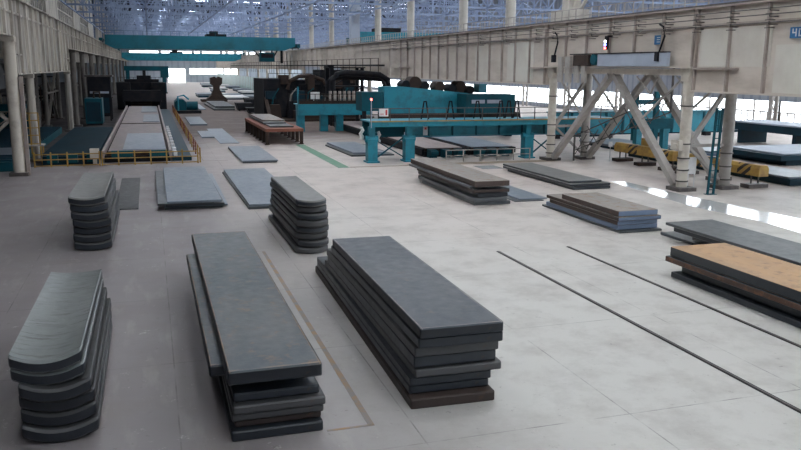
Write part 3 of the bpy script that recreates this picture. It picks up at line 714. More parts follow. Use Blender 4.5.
# dark pile behind the orange pile
stack([(22.85, 25.45, 15.5, 30.8, .14, pd, .0), (22.95, 25.3, 15.6, 30.3, .2, sd, 0), (23.3, 25.3, 16, 29.4, .24, sd, 0), (23.0, 25.1, 24, 29.0, .2, sd, 0), (23.7, 25.4, 15.5, 32.3, .14, pd, .0)],
      'in the dark pile behind the orange pile', 'wide dark plate,', **pk)
# orange topped pile
stack([(19.2, 21.75, 13.2, 25.45, .38, po, .0, {'edge_mat': sd, 'look': 'thick orange-rusted slab,'}), (19.15, 21.6, 13.4, 25.6, .22, sd, .004, {'edge_mat': er, 'look': 'dark slab with rusty edge,'}), (19.45, 21.6, 13, 25.0, .34, sd, 0), (19.2, 21.7, 13.2, 25.3, .22, sd, 0)],
      'in the orange-topped pile at right', 'dark slab,', name='steel_slab', cat='steel slab', bev=.02)

# right bay piles
stack([(42.6, 46.2, 44.0, 64, .12, pb, 0, {'look': 'pale blue plate,'}), (42.5, 46.1, 43.8, 63.8, .26, M['navy'], 0), (42.7, 46.2, 44.0, 63.9, .24, M['navy'], 0)], 'in the long pile behind the striped lifting beam', 'dark blue plate,', **pk)
stack([(50.5, 55, 62, 70, .2, pb, 0, {'look': 'pale blue plate,'}), (50.4, 55.2, 61.8, 70.2, .2, eb, 0)], 'in the flat light pile behind the near column pair', 'blue plate,', **pk)
stack([(51.2, 59.6, 53.8, 60.8, .12, M['pale_blue'], 0, {'look': 'pale blue plate,'}), (50.6, 60, 53.4, 61, .45, M['navy'], 0), (51.6, 60, 53.8, 61, .45, M['navy'], 0)], 'in the tall dark pile at right frame edge', 'dark blue plate,', **pk)
t = thing('roller_bed', (66, 60, 0), 'long dark roller bed at right under the bright windows', 'conveyor'); o = t.location
obj('bed_beam', MB(o).box(62.5, 67, 40, 74, 1.5, 2.3), M['navy'], t)
obj('bed_top', MB(o).box(62.4, 67.1, 39.9, 74.1, 2.3, 2.45), M['pale_blue'], t)
for y in (41, 49, 57, 65, 73): obj('leg', MB(o).box(63.0, 66.6, y - .25, y + .25, 0, 1.5), M['navy'], t)
for k, (x, y, w, l, h) in enumerate(((44.5, 67, 5, 9, .45), (52, 86, 7, 8, .5), (60, 86, 6, 8, .6), (47, 84, 5, 7, .35), (69, 86, 6, 9, .5))):
    wh = ['nearest the lifting beams', 'beside the teal conveyor', 'nearer the window wall', 'left of the teal conveyor', 'under the window wall'][k]
    stack([(x, x + w, y, y + l, h / 2, pb, 0), (x + .1, x + w + .2, y - .2, y + l, h / 2, M['navy'], 0)], 'in the right bay pile ' + wh, 'pale plate,', **pk)
t = thing('wall_railing', (78.6, 90, 0), 'pale railing along the foot of the bright right windows', 'railing')
b = MB(t.location); y = 55
while y < 130: b.box(78.55, 78.65, y - .06, y + .06, 0, 2.6); y += 1.2
obj('railing_post', b, M['grey_steel'], t)['kind'] = 'stuff'
obj('handrail', MB(t.location).box(78.55, 78.65, 54.9, 130, 2.55, 2.65).box(78.55, 78.65, 54.9, 130, 1.3, 1.38), M['grey_steel'], t)
for k, y in enumerate((66, 84, 102, 120, 138, 156)):
    t = thing('window_column', (77.2, y, 0), '%s pale steel column before the bright right windows' % NTH[k], 'column')
    obj('shaft', MB(t.location).box(76.95, 77.15, y - .3, y + .3, 0, 17.2).box(77.85, 78.05, y - .3, y + .3, 0, 17.2), M['grey_steel'], t)
    b = MB(t.location)
    for j in range(6): b.bar((77.05, y, 1 + 2.8 * j), (77.95, y, 2.4 + 2.8 * j), .14).bar((77.95, y, 2.4 + 2.8 * j), (77.05, y, 3.8 + 2.8 * j), .14)
    obj('lacing', b, M['grey_steel'], t)

# striped yellow lifting beams
for k, (y0, y1, lab) in enumerate(((43.4, 52.3, 'yellow lifting beam with black stripes behind the near column pair'), (52.9, 61.2, 'yellow lifting beam with black stripes seen between the braces'))):
    t = thing('lifting_beam', (39.8, (y0 + y1) / 2, 0), lab, 'lifting beam'); o = t.location
    obj('beam', MB(o).prism_y([(39.4, .85), (40.2, .85), (40.2, 1.4), (40.05, 1.62), (39.55, 1.62), (39.4, 1.4)], y0, y1), M['stripes'], t)
    obj('lug', MB(o).box(39.6, 40.0, y0 + 3.6, y0 + 4.6, 1.7, 2.3), M['yellow'], t)
    for yy in (y0 + .8, (y0 + y1) / 2, y1 - .8):
        hg = obj('magnet', MB(o).box(39.0, 40.6, yy - .45, yy + .45, 0.01, .28), M['dark_brown'] if k else M['rail'], t)
        obj('hanger', MB(o).bar((39.5, yy, .28), (39.5, yy, .86), .08).bar((40.1, yy, .28), (40.1, yy, .86), .08), M['rail'], hg)
tag(obj('small_sign', MB((38.4, 60, 1.2)).box(38.3, 38.7, 60.4, 60.45, 1.3, 1.75).box(38.46, 38.52, 60.4, 60.45, 0, 1.3), M['white']), 'small white sign on a stake beside the far column pair', 'sign')

# ------------------------------------------------------------------ floor markings and rails
for x, y0, y1, lab in ((14.45, 8, 31.2, 'left one of two dark rails sunk in the floor'), (17.95, 8, 31.2, 'right one of two dark rails sunk in the floor')):
    t = thing('floor_rail', (x, 20, 0), lab, 'rail')
    obj('rail_channel', MB(t.location).box(x - .09, x + .09, y0, y1, 0, .006), M['dark'], t)
    obj('rail_head', MB(t.location).box(x - .035, x + .035, y0, y1, .006, .02), M['rail'], t)
tag(obj('painted_strip', MB((14.9, 72, 0)).box(14.3, 15.25, 61.9, 82.0, 0, .006), M['green']), 'green painted strip on the floor leading to the rusty table', 'floor marking')
tag(obj('painted_line', MB((4.5, 20, 0)).box(4.36, 4.5, 16.1, 34, 0, .005).box(3.4, 4.5, 16.05, 16.13, 0, .005), M['line_yellow']), 'worn yellow line on the floor between the two long stacks', 'floor marking')
tag(obj('painted_line', MB((4.2, 80, 0)).box(4.1, 4.16, 69.5, 84, 0, .005).box(4.16, 6.2, 69.5, 69.56, 0, .005), M['line_yellow']), 'worn thin line on the floor right of the yellow fence', 'floor marking')
tag(obj('painted_band', MB((24, 62.2, 0)).box(15.3, 20.5, 61.9, 62.3, 0, .006).box(20.5, 34.0, 61.6, 63.0, 0, .006), M['line_brown']), 'brown band on the floor in front of the teal gantry', 'floor marking')
tag(obj('polished_strip', MB((32.3, 40, 0)).prism([(30.4, 26), (33.2, 26), (33.9, 33), (33.3, 38.5), (32.9, 42), (32.6, 49), (31.6, 49.4), (31.1, 44), (30.5, 39), (31.1, 34)], 0, .004), M['wet']), 'wet shining strip of floor in front of the near cream column', 'puddle')
tag(obj('wet_patch', MB((26, 59, 0)).box(25.4, 27.3, 58.2, 60.4, 0, .004), M['wet']), 'small bright wet patch between the two middle plate piles', 'puddle')

# ------------------------------------------------------------------ rusty table with plates
t = thing('plate_table', (13.2, 91, 0), 'rusty steel table on many legs holding plates', 'table'); o = t.location
obj('table_frame', MB(o).box(11.3, 15.3, 82.4, 82.8, 1.35, 1.65).box(11.3, 11.7, 82.8, 101, 1.35, 1.65).box(14.9, 15.3, 82.8, 101, 1.35, 1.65).box(11.7, 14.9, 100.6, 101, 1.35, 1.65).box(11.7, 14.9, 82.8, 100.6, 1.5, 1.63), M['rust'], t)
for x in (11.5, 15.1):
    for k in range(8):
        y = 82.65 + k * 2.58
        obj('leg', MB(o).box(x - .17, x + .17, y - .17, y + .17, 0.06, 1.35).box(x - .24, x + .24, y - .24, y + .24, 0, .06), M['dark_brown'], t)
stack([(12.0, 14.5, 89.5, 101.5, .16, M['plate_warm'], 0), (11.9, 14.4, 88.0, 101.0, .14, pd, 0), (12.1, 14.6, 84.4, 100.0, .14, pd, .003)], 'in the pile lying on the rusty table', 'brownish plate,', z=1.655, **P)

# ------------------------------------------------------------------ yellow fence
def fence(x0, x1, y, label, n):
    t = thing('guard_rail', ((x0 + x1) / 2, y, 0), label, 'railing'); o = t.location
    for k in range(n + 1):
        x = x0 + (x1 - x0) * k / n
        obj('post', MB(o).box(x - .05, x + .05, y - .05, y + .05, 0, 1.2), M['yellow'], t)
    for z in (.12, .6, 1.02): obj('rail', MB(o).box(x0, x1, y - .035, y + .035, z - .035, z + .035), M['yellow'], t)
    return t
fence(-9.0, -4.15, 68, 'yellow guard rail in front of the teal cooling bed', 4)
fence(-3.95, 3.6, 68, 'yellow guard rail in front of the plate roller table', 6)
t = thing('guard_rail', (3.9, 100, 0), 'rusty yellow guard rail running away along the roller table', 'railing'); o = t.location
y = 68.5
while y < 150: obj('post', MB(o).box(3.75, 3.87, y - .06, y + .06, 0, 1.25), M['rust' if round(y) % 2 else 'yellow'], t); y += 3.4
for z in (.6, 1.2): obj('rail', MB(o).box(3.79, 3.84, 68.4, 150, z - .025, z + .025), M['rust'], t)
# control cabinet by the fence, white blob
tag(obj('pedestal_box', MB((-4.6, 69, 0)).box(-4.9, -4.2, 68.5, 69.0, .5, 1.35).box(-4.7, -4.4, 68.6, 68.9, 0, .5), M['cream']), 'cream pedestal box behind the yellow guard rail', 'box')

# ------------------------------------------------------------------ plate roller table
t = thing('roller_table', (-1.2, 110, 0), 'long plate roller table behind the yellow guard rail', 'conveyor'); o = t.location
obj('table_base', MB(o).box(-3.9, 1.4, 70.2, 152, 0, .55), M['dark'], t)
b = MB(o)
for k in range(94): b.tube([(-3.7, 70.6 + k * .86, .68), (1.2, 70.6 + k * .86, .68)], .17, 8)
ro = obj('roller', b, M['dark_brown'], t); ro['kind'] = 'stuff'
for x in (-4.1, 1.35): obj('side_guide', MB(o).box(x, x + .22, 70.1, 152, .4, .98), M['plate_pink'], t)
for x0, x1 in ((-3.3, -1.6), (-.3, 1.2)): obj('end_drive', MB(o).box(x0, x1, 69.6, 70.15, .35, 1.0), M['teal_dark'], t)
for k in range(10):
    y = 71.5 + k * 3.4
    b = MB(o).box(1.75, 2.05, y - .4, y + .4, .35, .7)
    obj('motor_cap', b, M['white'], t)
obj('drive_trench', MB(o).box(1.6, 3.2, 70.2, 150, 0, .34), M['navy'], t)
single(-3.6, 1.15, 70.9, 104, .05, pp, 'big pinkish plate lying on the roller table, nearest', z=.86)
single(-3.6, 1.15, 105.5, 150, .05, pp, 'long pinkish plate lying on the far roller table', z=.86)
single(-2.45, 1.1, 71.2, 88.4, .06, pb, 'light blue-grey plate on top of the nearest pinkish plate', z=.915)
single(-1.0, 1.05, 107, 123, .06, pb, 'smaller light plate midway along the roller table', z=.915)
single(-1.4, 1.0, 130, 148, .06, pb, 'light plate at the far end of the roller table', z=.915)
# cooling bed
t = thing('cooling_bed', (-7, 85, 0), 'dark teal cooling bed behind the left guard rail', 'conveyor'); o = t.location
obj('bed_frame', MB(o).box(-8.6, -4.35, 69.6, 100, 0, .7), M['navy'], t)
b = MB(o)
for k in range(30): b.box(-8.6, -4.35, 70 + k, 70.55 + k, .7, .9)
obj('bed_skid', b, M['navy'], t)['kind'] = 'stuff'
for x in (-8.2, -6.7, -5.2): obj('drive_unit', MB(o).box(x, x + .8, 69.0, 69.58, .2, .85), M['teal_dark'], t)
t = thing('cooling_bed', (-16, 85, 0), 'second dark teal bed beyond the left columns', 'conveyor'); o = t.location
obj('bed_frame', MB(o).box(-24, -10.3, 66, 103, 0, .7), M['teal_dark'], t)
b = MB(o)
for k in range(30): b.box(-24, -10.3, 66.5 + k * 1.2, 67 + k * 1.2, .7, .85)
obj('bed_skid', b, M['navy'], t)['kind'] = 'stuff'
single(-13.0, -10.7, 70, 76, .05, pb, 'pale plate on the teal bed behind the fat cream column', z=.86)
# yellow stair cage beside the left column
t = thing('stair_cage', (-9.0, 72, 0), 'rusty yellow stair cage right of the fat cream column', 'stairs'); o = t.location
b = MB(o)
for x in (-10.0, -9.4, -8.75): b.bar((x, 70.2, .9), (x, 70.2, 4.2), .09)
for z in (1.7, 2.4, 3.0, 3.6, 4.2): b.bar((-10.0, 70.2, z), (-8.75, 70.2, z), .07)
obj('cage_bars', b, M['yellow'], t)
obj('landing', MB(o).box(-10.0, -8.5, 70.1, 71.6, 1.5, 1.6), M['grey_steel'], t)
obj('landing_support', MB(o).bar((-8.7, 70.2, 0), (-8.7, 70.2, 1.5), .1).bar((-9.9, 70.2, 0), (-9.9, 70.2, 1.5), .1).bar((-8.7, 71.5, 0), (-8.7, 71.5, 1.5), .1), M['yellow'], t)
# left edge brown frame
t = thing('trestle', (-10.8, 61, 0), 'brown timber trestle at the left frame edge', 'trestle'); o = t.location
for p, q in (((-10.9, 60.6, 0), (-11.2, 60.8, 1.7)), ((-11.7, 60.6, 0), (-11.25, 60.8, 1.7)), ((-10.7, 62.0, 0), (-11.2, 61.8, 1.7)), ((-11.7, 62.0, 0), (-11.25, 61.8, 1.7))):
    obj('leg', MB(o).bar(p, q, .16), M['dark_brown'], t)
obj('cross_beam', MB(o).bar((-11.2, 60.3, 1.75), (-11.2, 62.2, 1.75), .22), M['dark_brown'], t)

# ------------------------------------------------------------------ mill stand and far equipment
t = thing('mill_stand', (-1.5, 163, 0), 'big dark rolling mill stand at the end of the roller table', 'mill'); o = t.location
obj('housing', MB(o).box(-5.8, -3.4, 157, 166, 0, 5.0), M['dark'], t)
obj('housing', MB(o).box(.4, 3.0, 157, 166, 0, 4.9), M['dark'], t)
obj('roll_chock', MB(o).box(-3.4, .4, 160.5, 164.5, 1.75, 3.2), M['dark'], t)
obj('descaling_hood', MB(o).box(-4.6, 2.0, 153.2, 156.6, 1.6, 3.6), M['dark'], t)
obj('hood_leg', MB(o).box(-4.7, -4.4, 153.2, 156.6, 0, 1.6), M['dark'], t)
obj('hood_leg', MB(o).box(1.8, 2.1, 153.2, 156.6, 0, 1.6), M['dark'], t)
obj('bridge', MB(o).box(-5.8, 3.0, 159.5, 165.5, 3.2, 4.9), M['dark'], t)
obj('top_platform', MB(o).box(-4.4, 1.8, 160, 165, 4.9, 5.5).box(-2.2, .4, 160.5, 164, 5.5, 6.2).box(-1.1, -.5, 161, 163, 6.2, 7.2), M['dark'], t)
for z in (1.0, 2.4): obj('work_roll', MB(o).tube([(-3.6, 162.5, z), (.6, 162.5, z)], .55, 16), M['rail'], t)
obj('guide_plate', MB(o).box(-3.5, .5, 157.5, 159, .6, 1.0), M['dark_brown'], t)
for k in range(4): obj('pipe', MB(o).tube([(1.0 + k * .4, 158.8, .8), (1.0 + k * .4, 158.8, 2.6), (1.0 + k * .4, 158.2, 2.8)], .1, 8), M['teal'], t)
b = MB(o)
for k in range(13): b.bar((-5.4 + k * .66, 159.1, 4.9), (-5.4 + k * .66, 159.1, 5.9), .07)
b.bar((-5.4, 159.1, 5.9), (2.6, 159.1, 5.9), .07); obj('platform_rail', b, M['dark'], t)
t = thing('drive_machine', (5.6, 146, 0), 'teal drive machine beside the far end of the roller table', 'machine'); o = t.location
obj('bed_plate', MB(o).box(3.9, 8.4, 141, 150, 0, .5), M['dark'], t)
obj('gear_case', MB(o).prism_y([(4.1, .5), (6.0, .5), (6.0, 1.9), (5.5, 2.4), (4.6, 2.4), (4.1, 1.9)], 142, 148), M['teal_dark'], t)
obj('motor', MB(o).tube([(6.1, 144, 1.2), (8.0, 144, 1.2)], .75, 16), M['teal_dark'], t)
obj('pipe', MB(o).tube([(4.6, 141.6, .5), (4.6, 141.6, 2.9), (5.6, 141.6, 3.1), (6.4, 141.6, 2.4)], .14, 8), M['teal'], t)
# brown mushroom shaped stand in the aisle
t = thing('plate_grab', (15.0, 190, 0), 'brown waisted grab stand standing in the far aisle', 'machine'); o = t.location
obj('base', MB(o).box(11.4, 17.2, 188, 193, 0, .5).prism_y([(12.6, .5), (17.4, .5), (16.2, 1.5), (13.8, 1.5)], 189, 192), M['dark_brown'], t)
obj('waist', MB(o).prism_y([(13.7, 1.5), (16.3, 1.5), (15.6, 2.8), (15.7, 3.6), (14.2, 3.6), (14.3, 2.8)], 189.2, 191.8), M['dark_brown'], t)
obj('head', MB(o).prism_y([(14.2, 3.6), (15.7, 3.6), (16.2, 4.1), (16.3, 5.4), (15.4, 5.7), (15.0, 5.3), (14.6, 5.7), (13.6, 5.4), (13.6, 4.1)], 189, 192), M['dark_brown'], t)
# far portal crane
t = thing('portal_crane', (-1, 250, 0), 'pale teal portal crane standing behind the mill stand', 'crane'); o = t.location
obj('cross_beam', MB(o).box(-6.8, 5.8, 249, 251, 6.6, 8.0), M['teal_dark'], t)
for x in (-6.3, 4.0): obj('leg', MB(o).box(x, x + 1.0, 248.9, 251.1, .3, 6.6), M['teal_dark'], t)
for x in (-6.3, 4.0): obj('wheel_truck', MB(o).box(x - .2, x + 1.2, 247, 253, 0, .3), M['dark'], t)
obj('head_box', MB(o).box(3.4, 5.9, 248.7, 251.3, 4.6, 6.6), M['teal_dark'], t)
# far plate piles
random.seed(11)
spots = [(18, 200), (24, 206), (20, 228), (26, 236), (19, 256), (27, 262), (21, 286), (28, 300), (20, 320), (29, 340), (22, 360), (12, 214)]
for k, (x, y) in enumerate(spots):
    h = random.choice((.35, .6, .9)); l = random.uniform(10, 16); w = random.uniform(3.5, 32.4 - x if x > 26 else 6.0)
    stack([(x, x + w, y, y + l, h / 2, pb if k % 3 else M['white'], 0), (x + .1, x + w + .2, y - .3, y + l, h / 2, M['navy'], 0)],
          'in the far aisle, %s plate pile beyond the grab stand' % (NTH[k]), 'bluish plate,', group='far plate piles', **pk)
# pale green partition along the far right column row
t = thing('partition', (33.2, 330, 0), 'long pale green partition along the far right column row', 'partition'); o = t.location
obj('panel', MB(o).box(33.1, 33.3, 215, 415, .2, 4.6), M['glassy'], t)
b = MB(o)
for k in range(41): b.box(33.0, 33.1, 215 + k * 5 - .15, 215 + k * 5 + .15, 0, 4.8)
obj('mullion', b, M['grey_steel'], t)['kind'] = 'stuff'

# dark machinery mass right of the aisle
t = thing('leveller_machine', (22, 128, 0), 'huge dark levelling machine behind the second teal gantry', 'machine'); o = t.location
obj('housing', MB(o).box(16.6, 20.4, 122, 134, .35, 6.2), M['dark'], t)
obj('housing', MB(o).box(22.4, 25.6, 122.5, 134, .35, 5.4), M['dark'], t)
obj('housing', MB(o).box(27.4, 31.5, 123, 134, .35, 6.0), M['dark'], t)
obj('cross_head', MB(o).box(17.6, 32.0, 124, 133, 4.0, 6.0), M['dark'], t)
obj('screw_box', MB(o).box(26.0, 31.0, 125, 131, 6.0, 7.6), M['dark'], t)
obj('screw_motor', MB(o).box(27.5, 28.5, 126, 129, 7.6, 8.4), M['dark'], t)
obj('arched_pipe', MB(o).tube([(20.2, 121.6, 4.6), (20.6, 121.6, 5.9), (22.0, 121.6, 6.6), (23.8, 121.6, 6.7), (25.8, 121.6, 6.0), (26.6, 121.6, 4.6), (26.6, 121.6, .4)], .32, 10), M['dark_brown'], t, smooth=True)
obj('entry_guide', MB(o).box(20.6, 27.0, 117.4, 121, .36, 1.6), M['dark_brown'], t)
obj('foundation', MB(o).box(16.2, 32.4, 117, 136, 0, .35), M['dark_brown'], t)
for k in range(5): obj('pinion_box', MB(o).prism_y([(17.0 + k * 2.9, .36), (18.9 + k * 2.9, .36), (18.7 + k * 2.9, 2.4 + .5 * (k % 2)), (17.3 + k * 2.9, 2.4 + .5 * (k % 2))], 119.5, 121.2), M['dark' if k % 2 else 'dark_brown'], t)
obj('stair', MB(o).bar((16.9, 117.5, .5), (16.9, 124.0, 4.6), .5, .2), M['dark_brown'], t)
for k, (x, z, w, h) in enumerate(((16.8, 3.2, 1.6, 1.2), (19.2, 5.4, 1.2, 1.4), (21.0, 2.8, 1.8, 1.6), (23.4, 4.6, 1.0, 2.2), (24.8, 2.2, 2.0, 1.4), (27.2, 4.8, 1.6, 1.6), (29.2, 3.0, 1.4, 2.2), (30.4, 5.6, 1.0, 1.4))):
    obj('valve_block', MB(o).box(x, x + w, 121.3, 124.2, z, z + h), M['dark_brown' if k % 2 else 'navy'], t)
for k in range(5): obj('hose', MB(o).tube([(17.5 + k * 2.7, 121.25, 1.0), (17.9 + k * 2.7, 120.9, 3.4 + .4 * (k % 3)), (18.8 + k * 2.7, 121.2, 4.8)], .12, 8), M['grey_steel' if k % 2 else 'teal_dark'], t)
b = MB(o)
for k in range(12): b.bar((17.7 + k * 1.27, 124.1, 6.0), (17.7 + k * 1.27, 124.1, 7.0), .08)
b.bar((17.7, 124.1, 7.0), (31.6, 124.1, 7.0), .08); obj('platform_rail', b, M['dark'], t)
t = thing('catwalk', (32.4, 200, 8), 'long dark catwalk hung beside the right columns down the hall', 'walkway'); o = t.location
obj('catwalk_deck', MB(o).box(31.9, 32.9, 112, 330, 8.2, 8.45), M['dark'], t)
obj('catwalk_rail', MB(o).box(31.9, 31.97, 112, 330, 9.3, 9.38), M['dark_brown'], t)
for k in range(50): obj('rail_post', MB(o).box(31.9, 31.98, 112 + k * 4.4, 112.12 + k * 4.4, 6.4, 9.3), M['dark_brown'], t)
for k in range(25): obj('wall_bracket', MB(o).box(32.85, 33.2, 113 + k * 8.8, 113.3 + k * 8.8, 8.2, 8.45), M['dark'], t)
t = thing('travelling_crane', (58, 150, 12.6), 'teal travelling crane of the right bay glimpsed above the right girder', 'crane'); o = t.location
obj('bridge_beam', MB(o).box(38.4, 76.5, 148.9, 151.1, 12.75, 14.7), M['teal'], t)
obj('end_carriage', MB(o).box(37.2, 38.4, 146.5, 153.5, 11.85, 13.6), M['teal_dark'], t)
obj('trolley', MB(o).box(42.5, 47.0, 149, 154, 14.7, 15.5), M['dark'], t)
for k, (x, y, h) in enumerate(((16.6, 150, 1.4), (19.0, 156, 1.9), (22, 146, 1.2), (17.4, 140, 1.0), (24.5, 150, 2.2), (20.2, 168, 1.6))):
    t = thing('scrap_bin', (x, y, 0), 'dark steel bin beside the levelling machine, %s of its kind' % NTH[k], 'bin'); o = t.location
    obj('bin_body', MB(o).prism_y([(x - 1.1, .15), (x + 1.1, .15), (x + 1.5, h), (x - 1.5, h)], y - 1.8, y + 1.8), M['dark'], t)
    obj('skid', MB(o).box(x - 1.0, x - .8, y - 1.8, y + 1.8, 0, .15).box(x + .8, x + 1.0, y - 1.8, y + 1.8, 0, .15), M['dark_brown'], t)
# left dark machines in the left row
for k, (x, y, w, h) in enumerate(((-7.4, 118, 2.2, 3.6), (-7.2, 138, 2.4, 4.8), (-29, 92, 6, 5))):
    t = thing('drive_cabinet', (x, y, 0), 'dark drive cabinet in the shadowed left bay, %s of its row' % NTH[k], 'cabinet'); o = t.location
    obj('cabinet_body', MB(o).box(x - w / 2, x + w / 2, y - 2, y + 2, .2, h), M['teal_dark'] if k % 2 == 0 else M['dark'], t)
    obj('cabinet_door', MB(o).box(x - w / 2 + .2, x + w / 2 - .2, y - 2.08, y - 2, .5, h - .5), M['navy'], t)
    obj('cabinet_foot', MB(o).box(x - w / 2 + .1, x + w / 2 - .1, y - 1.9, y + 1.9, 0, .2), M['dark'], t)
    obj('cable_duct', MB(o).tube([(x, y, h), (x, y, h + .8), (x + .8, y, h + .8), (x + .8, y, h)], .15, 8), M['dark_brown'], t)
for k, (x, y, w, d, h) in enumerate(((-16.5, 109, 4.5, 6, 3.0), (-21.5, 116, 6, 5, 4.4), (-16, 121, 3, 6, 5.2), (-23, 128, 8, 6, 3.6), (-16.2, 136, 4, 8, 4.2), (-19, 152, 7, 8, 6.0), (-30, 118, 9, 8, 7.0), (-31, 142, 10, 9, 7.5))):
    t = thing('pump_station', (x, y, 0), 'dark pump station with pipes in the shadowed left bay, %s of its kind' % NTH[k], 'machine'); o = t.location
    obj('skid', MB(o).box(x - w / 2, x + w / 2, y - d / 2, y + d / 2, 0, .3), M['dark_brown'], t)
    obj('tank', MB(o).tube([(x - w * .42, y, h * .38), (x + w * .42, y, h * .38)], h * .28, 14), M['teal_dark' if k % 3 == 0 else 'dark'], t, smooth=True)
    for sx in (-.4, .4):
        for sy in (-.42, .42): obj('frame_post', MB(o).bar((x + w * sx, y + d * sy, .3), (x + w * sx, y + d * sy, h), .16), M['grey_beige' if k % 2 else 'dark_brown'], t)
    obj('frame_deck', MB(o).box(x - w / 2, x + w / 2, y - d / 2, y + d / 2, h, h + .15), M['dark'], t)
    obj('pipe', MB(o).tube([(x - w * .2, y, h * .6), (x - w * .2, y - d * .4, h * .8), (x + w * .3, y - d * .4, h * .8), (x + w * .3, y - d * .4, .3)], .12, 8), M['grey_beige'], t)
    obj('diagonal', MB(o).bar((x - w * .4, y - d * .42, .4), (x + w * .4, y - d * .42, h), .12), M['grey_beige'], t)
t = thing('teal_beam', (-24, 104.5, 0), 'long teal beam crossing the left bay behind the columns', 'beam'); o = t.location
obj('beam_web', MB(o).box(-40, -14.2, 104.4, 104.8, 2.6, 3.4), M['teal_dark'], t)
for x in (-39.5, -27, -14.8): obj('beam_leg', MB(o).box(x - .2, x + .2, 104.4, 104.8, 0, 2.6), M['teal_dark'], t)
t = thing('pulpit_cabin', (-7.4, 126, 0), 'dark control cabin standing on legs beyond the teal cooling bed', 'cabin'); o = t.location
obj('cabin_body', MB(o).box(-8.6, -5.4, 124.5, 128.5, 3.4, 6.4), M['dark'], t)
obj('cabin_roof', MB(o).box(-8.9, -5.1, 124.2, 128.8, 6.4, 6.65), M['rail'], t)
for x in (-8.4, -5.6):
    for y in (124.8, 128.2): obj('leg', MB(o).box(x - .12, x + .12, y - .12, y + .12, 0, 3.4), M['dark'], t)
obj('cabin_window', MB(o).box(-8.3, -5.7, 124.42, 124.5, 4.0, 4.3), M['pale_blue'], t)
window(MB((XL, 190, 4)).box(XL, XL + .1, 150, 240, 6.0, 9.5), M['win_far'], (lambda f: [f.box(XL - .05, XL + .2, yy - 3.0, yy + 3.0, 6.0, 9.5) for yy in range(150, 241, 10)] and f)(MB((XL, 190, 4))), M['wall_dark'])

# ------------------------------------------------------------------ teal gantries
def gantry(name, x0, x1, y0, y1, z, label, legs, deck_mat):
    t = thing(name, ((x0 + x1) / 2, (y0 + y1) / 2, 0), label, 'gantry'); o = t.location
    obj('deck', MB(o).box(x0, x1, y0, y1, z - .12, z), deck_mat, t)
    return t, o
g1, o = gantry('teal_gantry', 17.6, 41.5, 64.3, 67.6, 3.55, 'teal walkway gantry on legs beside the brown-edged pile', None, M['teal'])
obj('main_girder', MB(o).box(21.6, 40.5, 66.6, 66.9, 1.95, 3.43).box(21.6, 40.5, 66.4, 67.1, 1.95, 2.05), M['teal'], g1)
obj('edge_beam', MB(o).box(17.6, 41.5, 64.3, 64.5, 3.05, 3.43), M['teal'], g1)
b = MB(o)
for k in range(8): b.box(23.6 + k * 2.3, 23.7 + k * 2.3, 66.45, 66.6, 2.05, 3.43)
obj('web_stiffener', b, M['teal_dark'], g1)
obj('deck_trim', MB(o).box(17.6, 41.5, 64.22, 64.3, 3.47, 3.56), M['yellow'], g1)
obj('rear_beam', MB(o).box(17.7, 21.5, 67.0, 67.3, 1.95, 3.43), M['teal_dark'], g1)
for x in (17.95, 21.3, 32.7):
    lg = obj('leg', MB(o).box(x - .42, x + .42, 64.6, 65.5, .12, 2.0).box(x - .26, x + .26, 64.8, 65.3, 2.0, 3.05), M['teal'], g1)
    obj('foot_plate', MB(o).box(x - .55, x + .55, 64.4, 65.7, 0, .12), M['teal'], lg)
    obj('knuckle', MB(o).tube([(x - .55, 65.05, 2.0), (x + .55, 65.05, 2.0)], .3, 10), M['teal'], lg)
obj('brace', MB(o).bar((18.3, 65.05, .3), (21.0, 65.05, 2.2), .11).bar((18.3, 65.3, 1.9), (21.0, 65.3, .3), .09), M['teal_dark'], g1)
obj('brace', MB(o).bar((33.1, 65.05, .3), (35.4, 65.05, 2.1), .11).bar((33.1, 65.3, 1.9), (35.4, 65.3, .3), .09), M['teal_dark'], g1)
for x in [17.7 + k * 1.7 for k in range(15)]: obj('railing_post', MB(o).box(x - .03, x + .03, 64.35, 64.41, 3.55, 4.6), M['rail'], g1)
for z in (4.1, 4.6): obj('railing', MB(o).box(17.7, 41.5, 64.36, 64.40, z - .03, z + .03), M['rail'], g1)
WHERE = ['leftmost', 'second from the left', 'third from the left', 'fourth from the left', 'fifth from the left', 'sixth from the left', 'rightmost']
for k, x in enumerate((23.1, 25.5, 28.1, 30.4, 31.2, 32.0)): # A shaped hooks standing on the deck
    tag(obj('lifting_hook', MB((x, 66, 3.55)).bar((x - .35, 66, 3.56), (x - .1, 66, 5.1), .1).bar((x + .35, 66, 3.56), (x + .1, 66, 5.1), .1).bar((x - .14, 66, 5.1), (x + .14, 66, 5.1), .1), M['dark']),
        'black A-shaped lifting hook on the teal gantry deck, ' + (WHERE[k] if k < 5 else 'rightmost'), 'hook', 'hooks on the teal gantry deck')
t = thing('warning_sign', (18.9, 64.2, 3.9), 'white sign with red mark hung on the teal gantry railing', 'sign')
obj('board', MB(t.location).box(18.4, 19.2, 64.25, 64.33, 3.95, 4.6), M['white'], t)
obj('red_mark', MB(t.location).box(18.95, 19.1, 64.235, 64.25, 4.05, 4.5).box(18.5, 18.8, 64.235, 64.25, 4.12, 4.18), M['red'], t)
t = thing('notice', (23.7, 66.4, 2.2), 'white notice with red symbol on the teal main girder', 'sign')
obj('board', MB(t.location).box(23.15, 23.55, 66.5, 66.6, 2.1, 2.9), M['white'], t)
obj('symbol', MB(t.location).box(23.25, 23.45, 66.48, 66.5, 2.6, 2.8), M['red'], t)
t = thing('beacon', (17.7, 64.0, 3.5), 'red lit beacon on a thin pole at the teal gantry corner', 'lamp')
obj('pole', MB(t.location).tube([(17.68, 64.15, 3.0), (17.68, 64.15, 5.3)], .035, 6), M['pale_blue'], t)
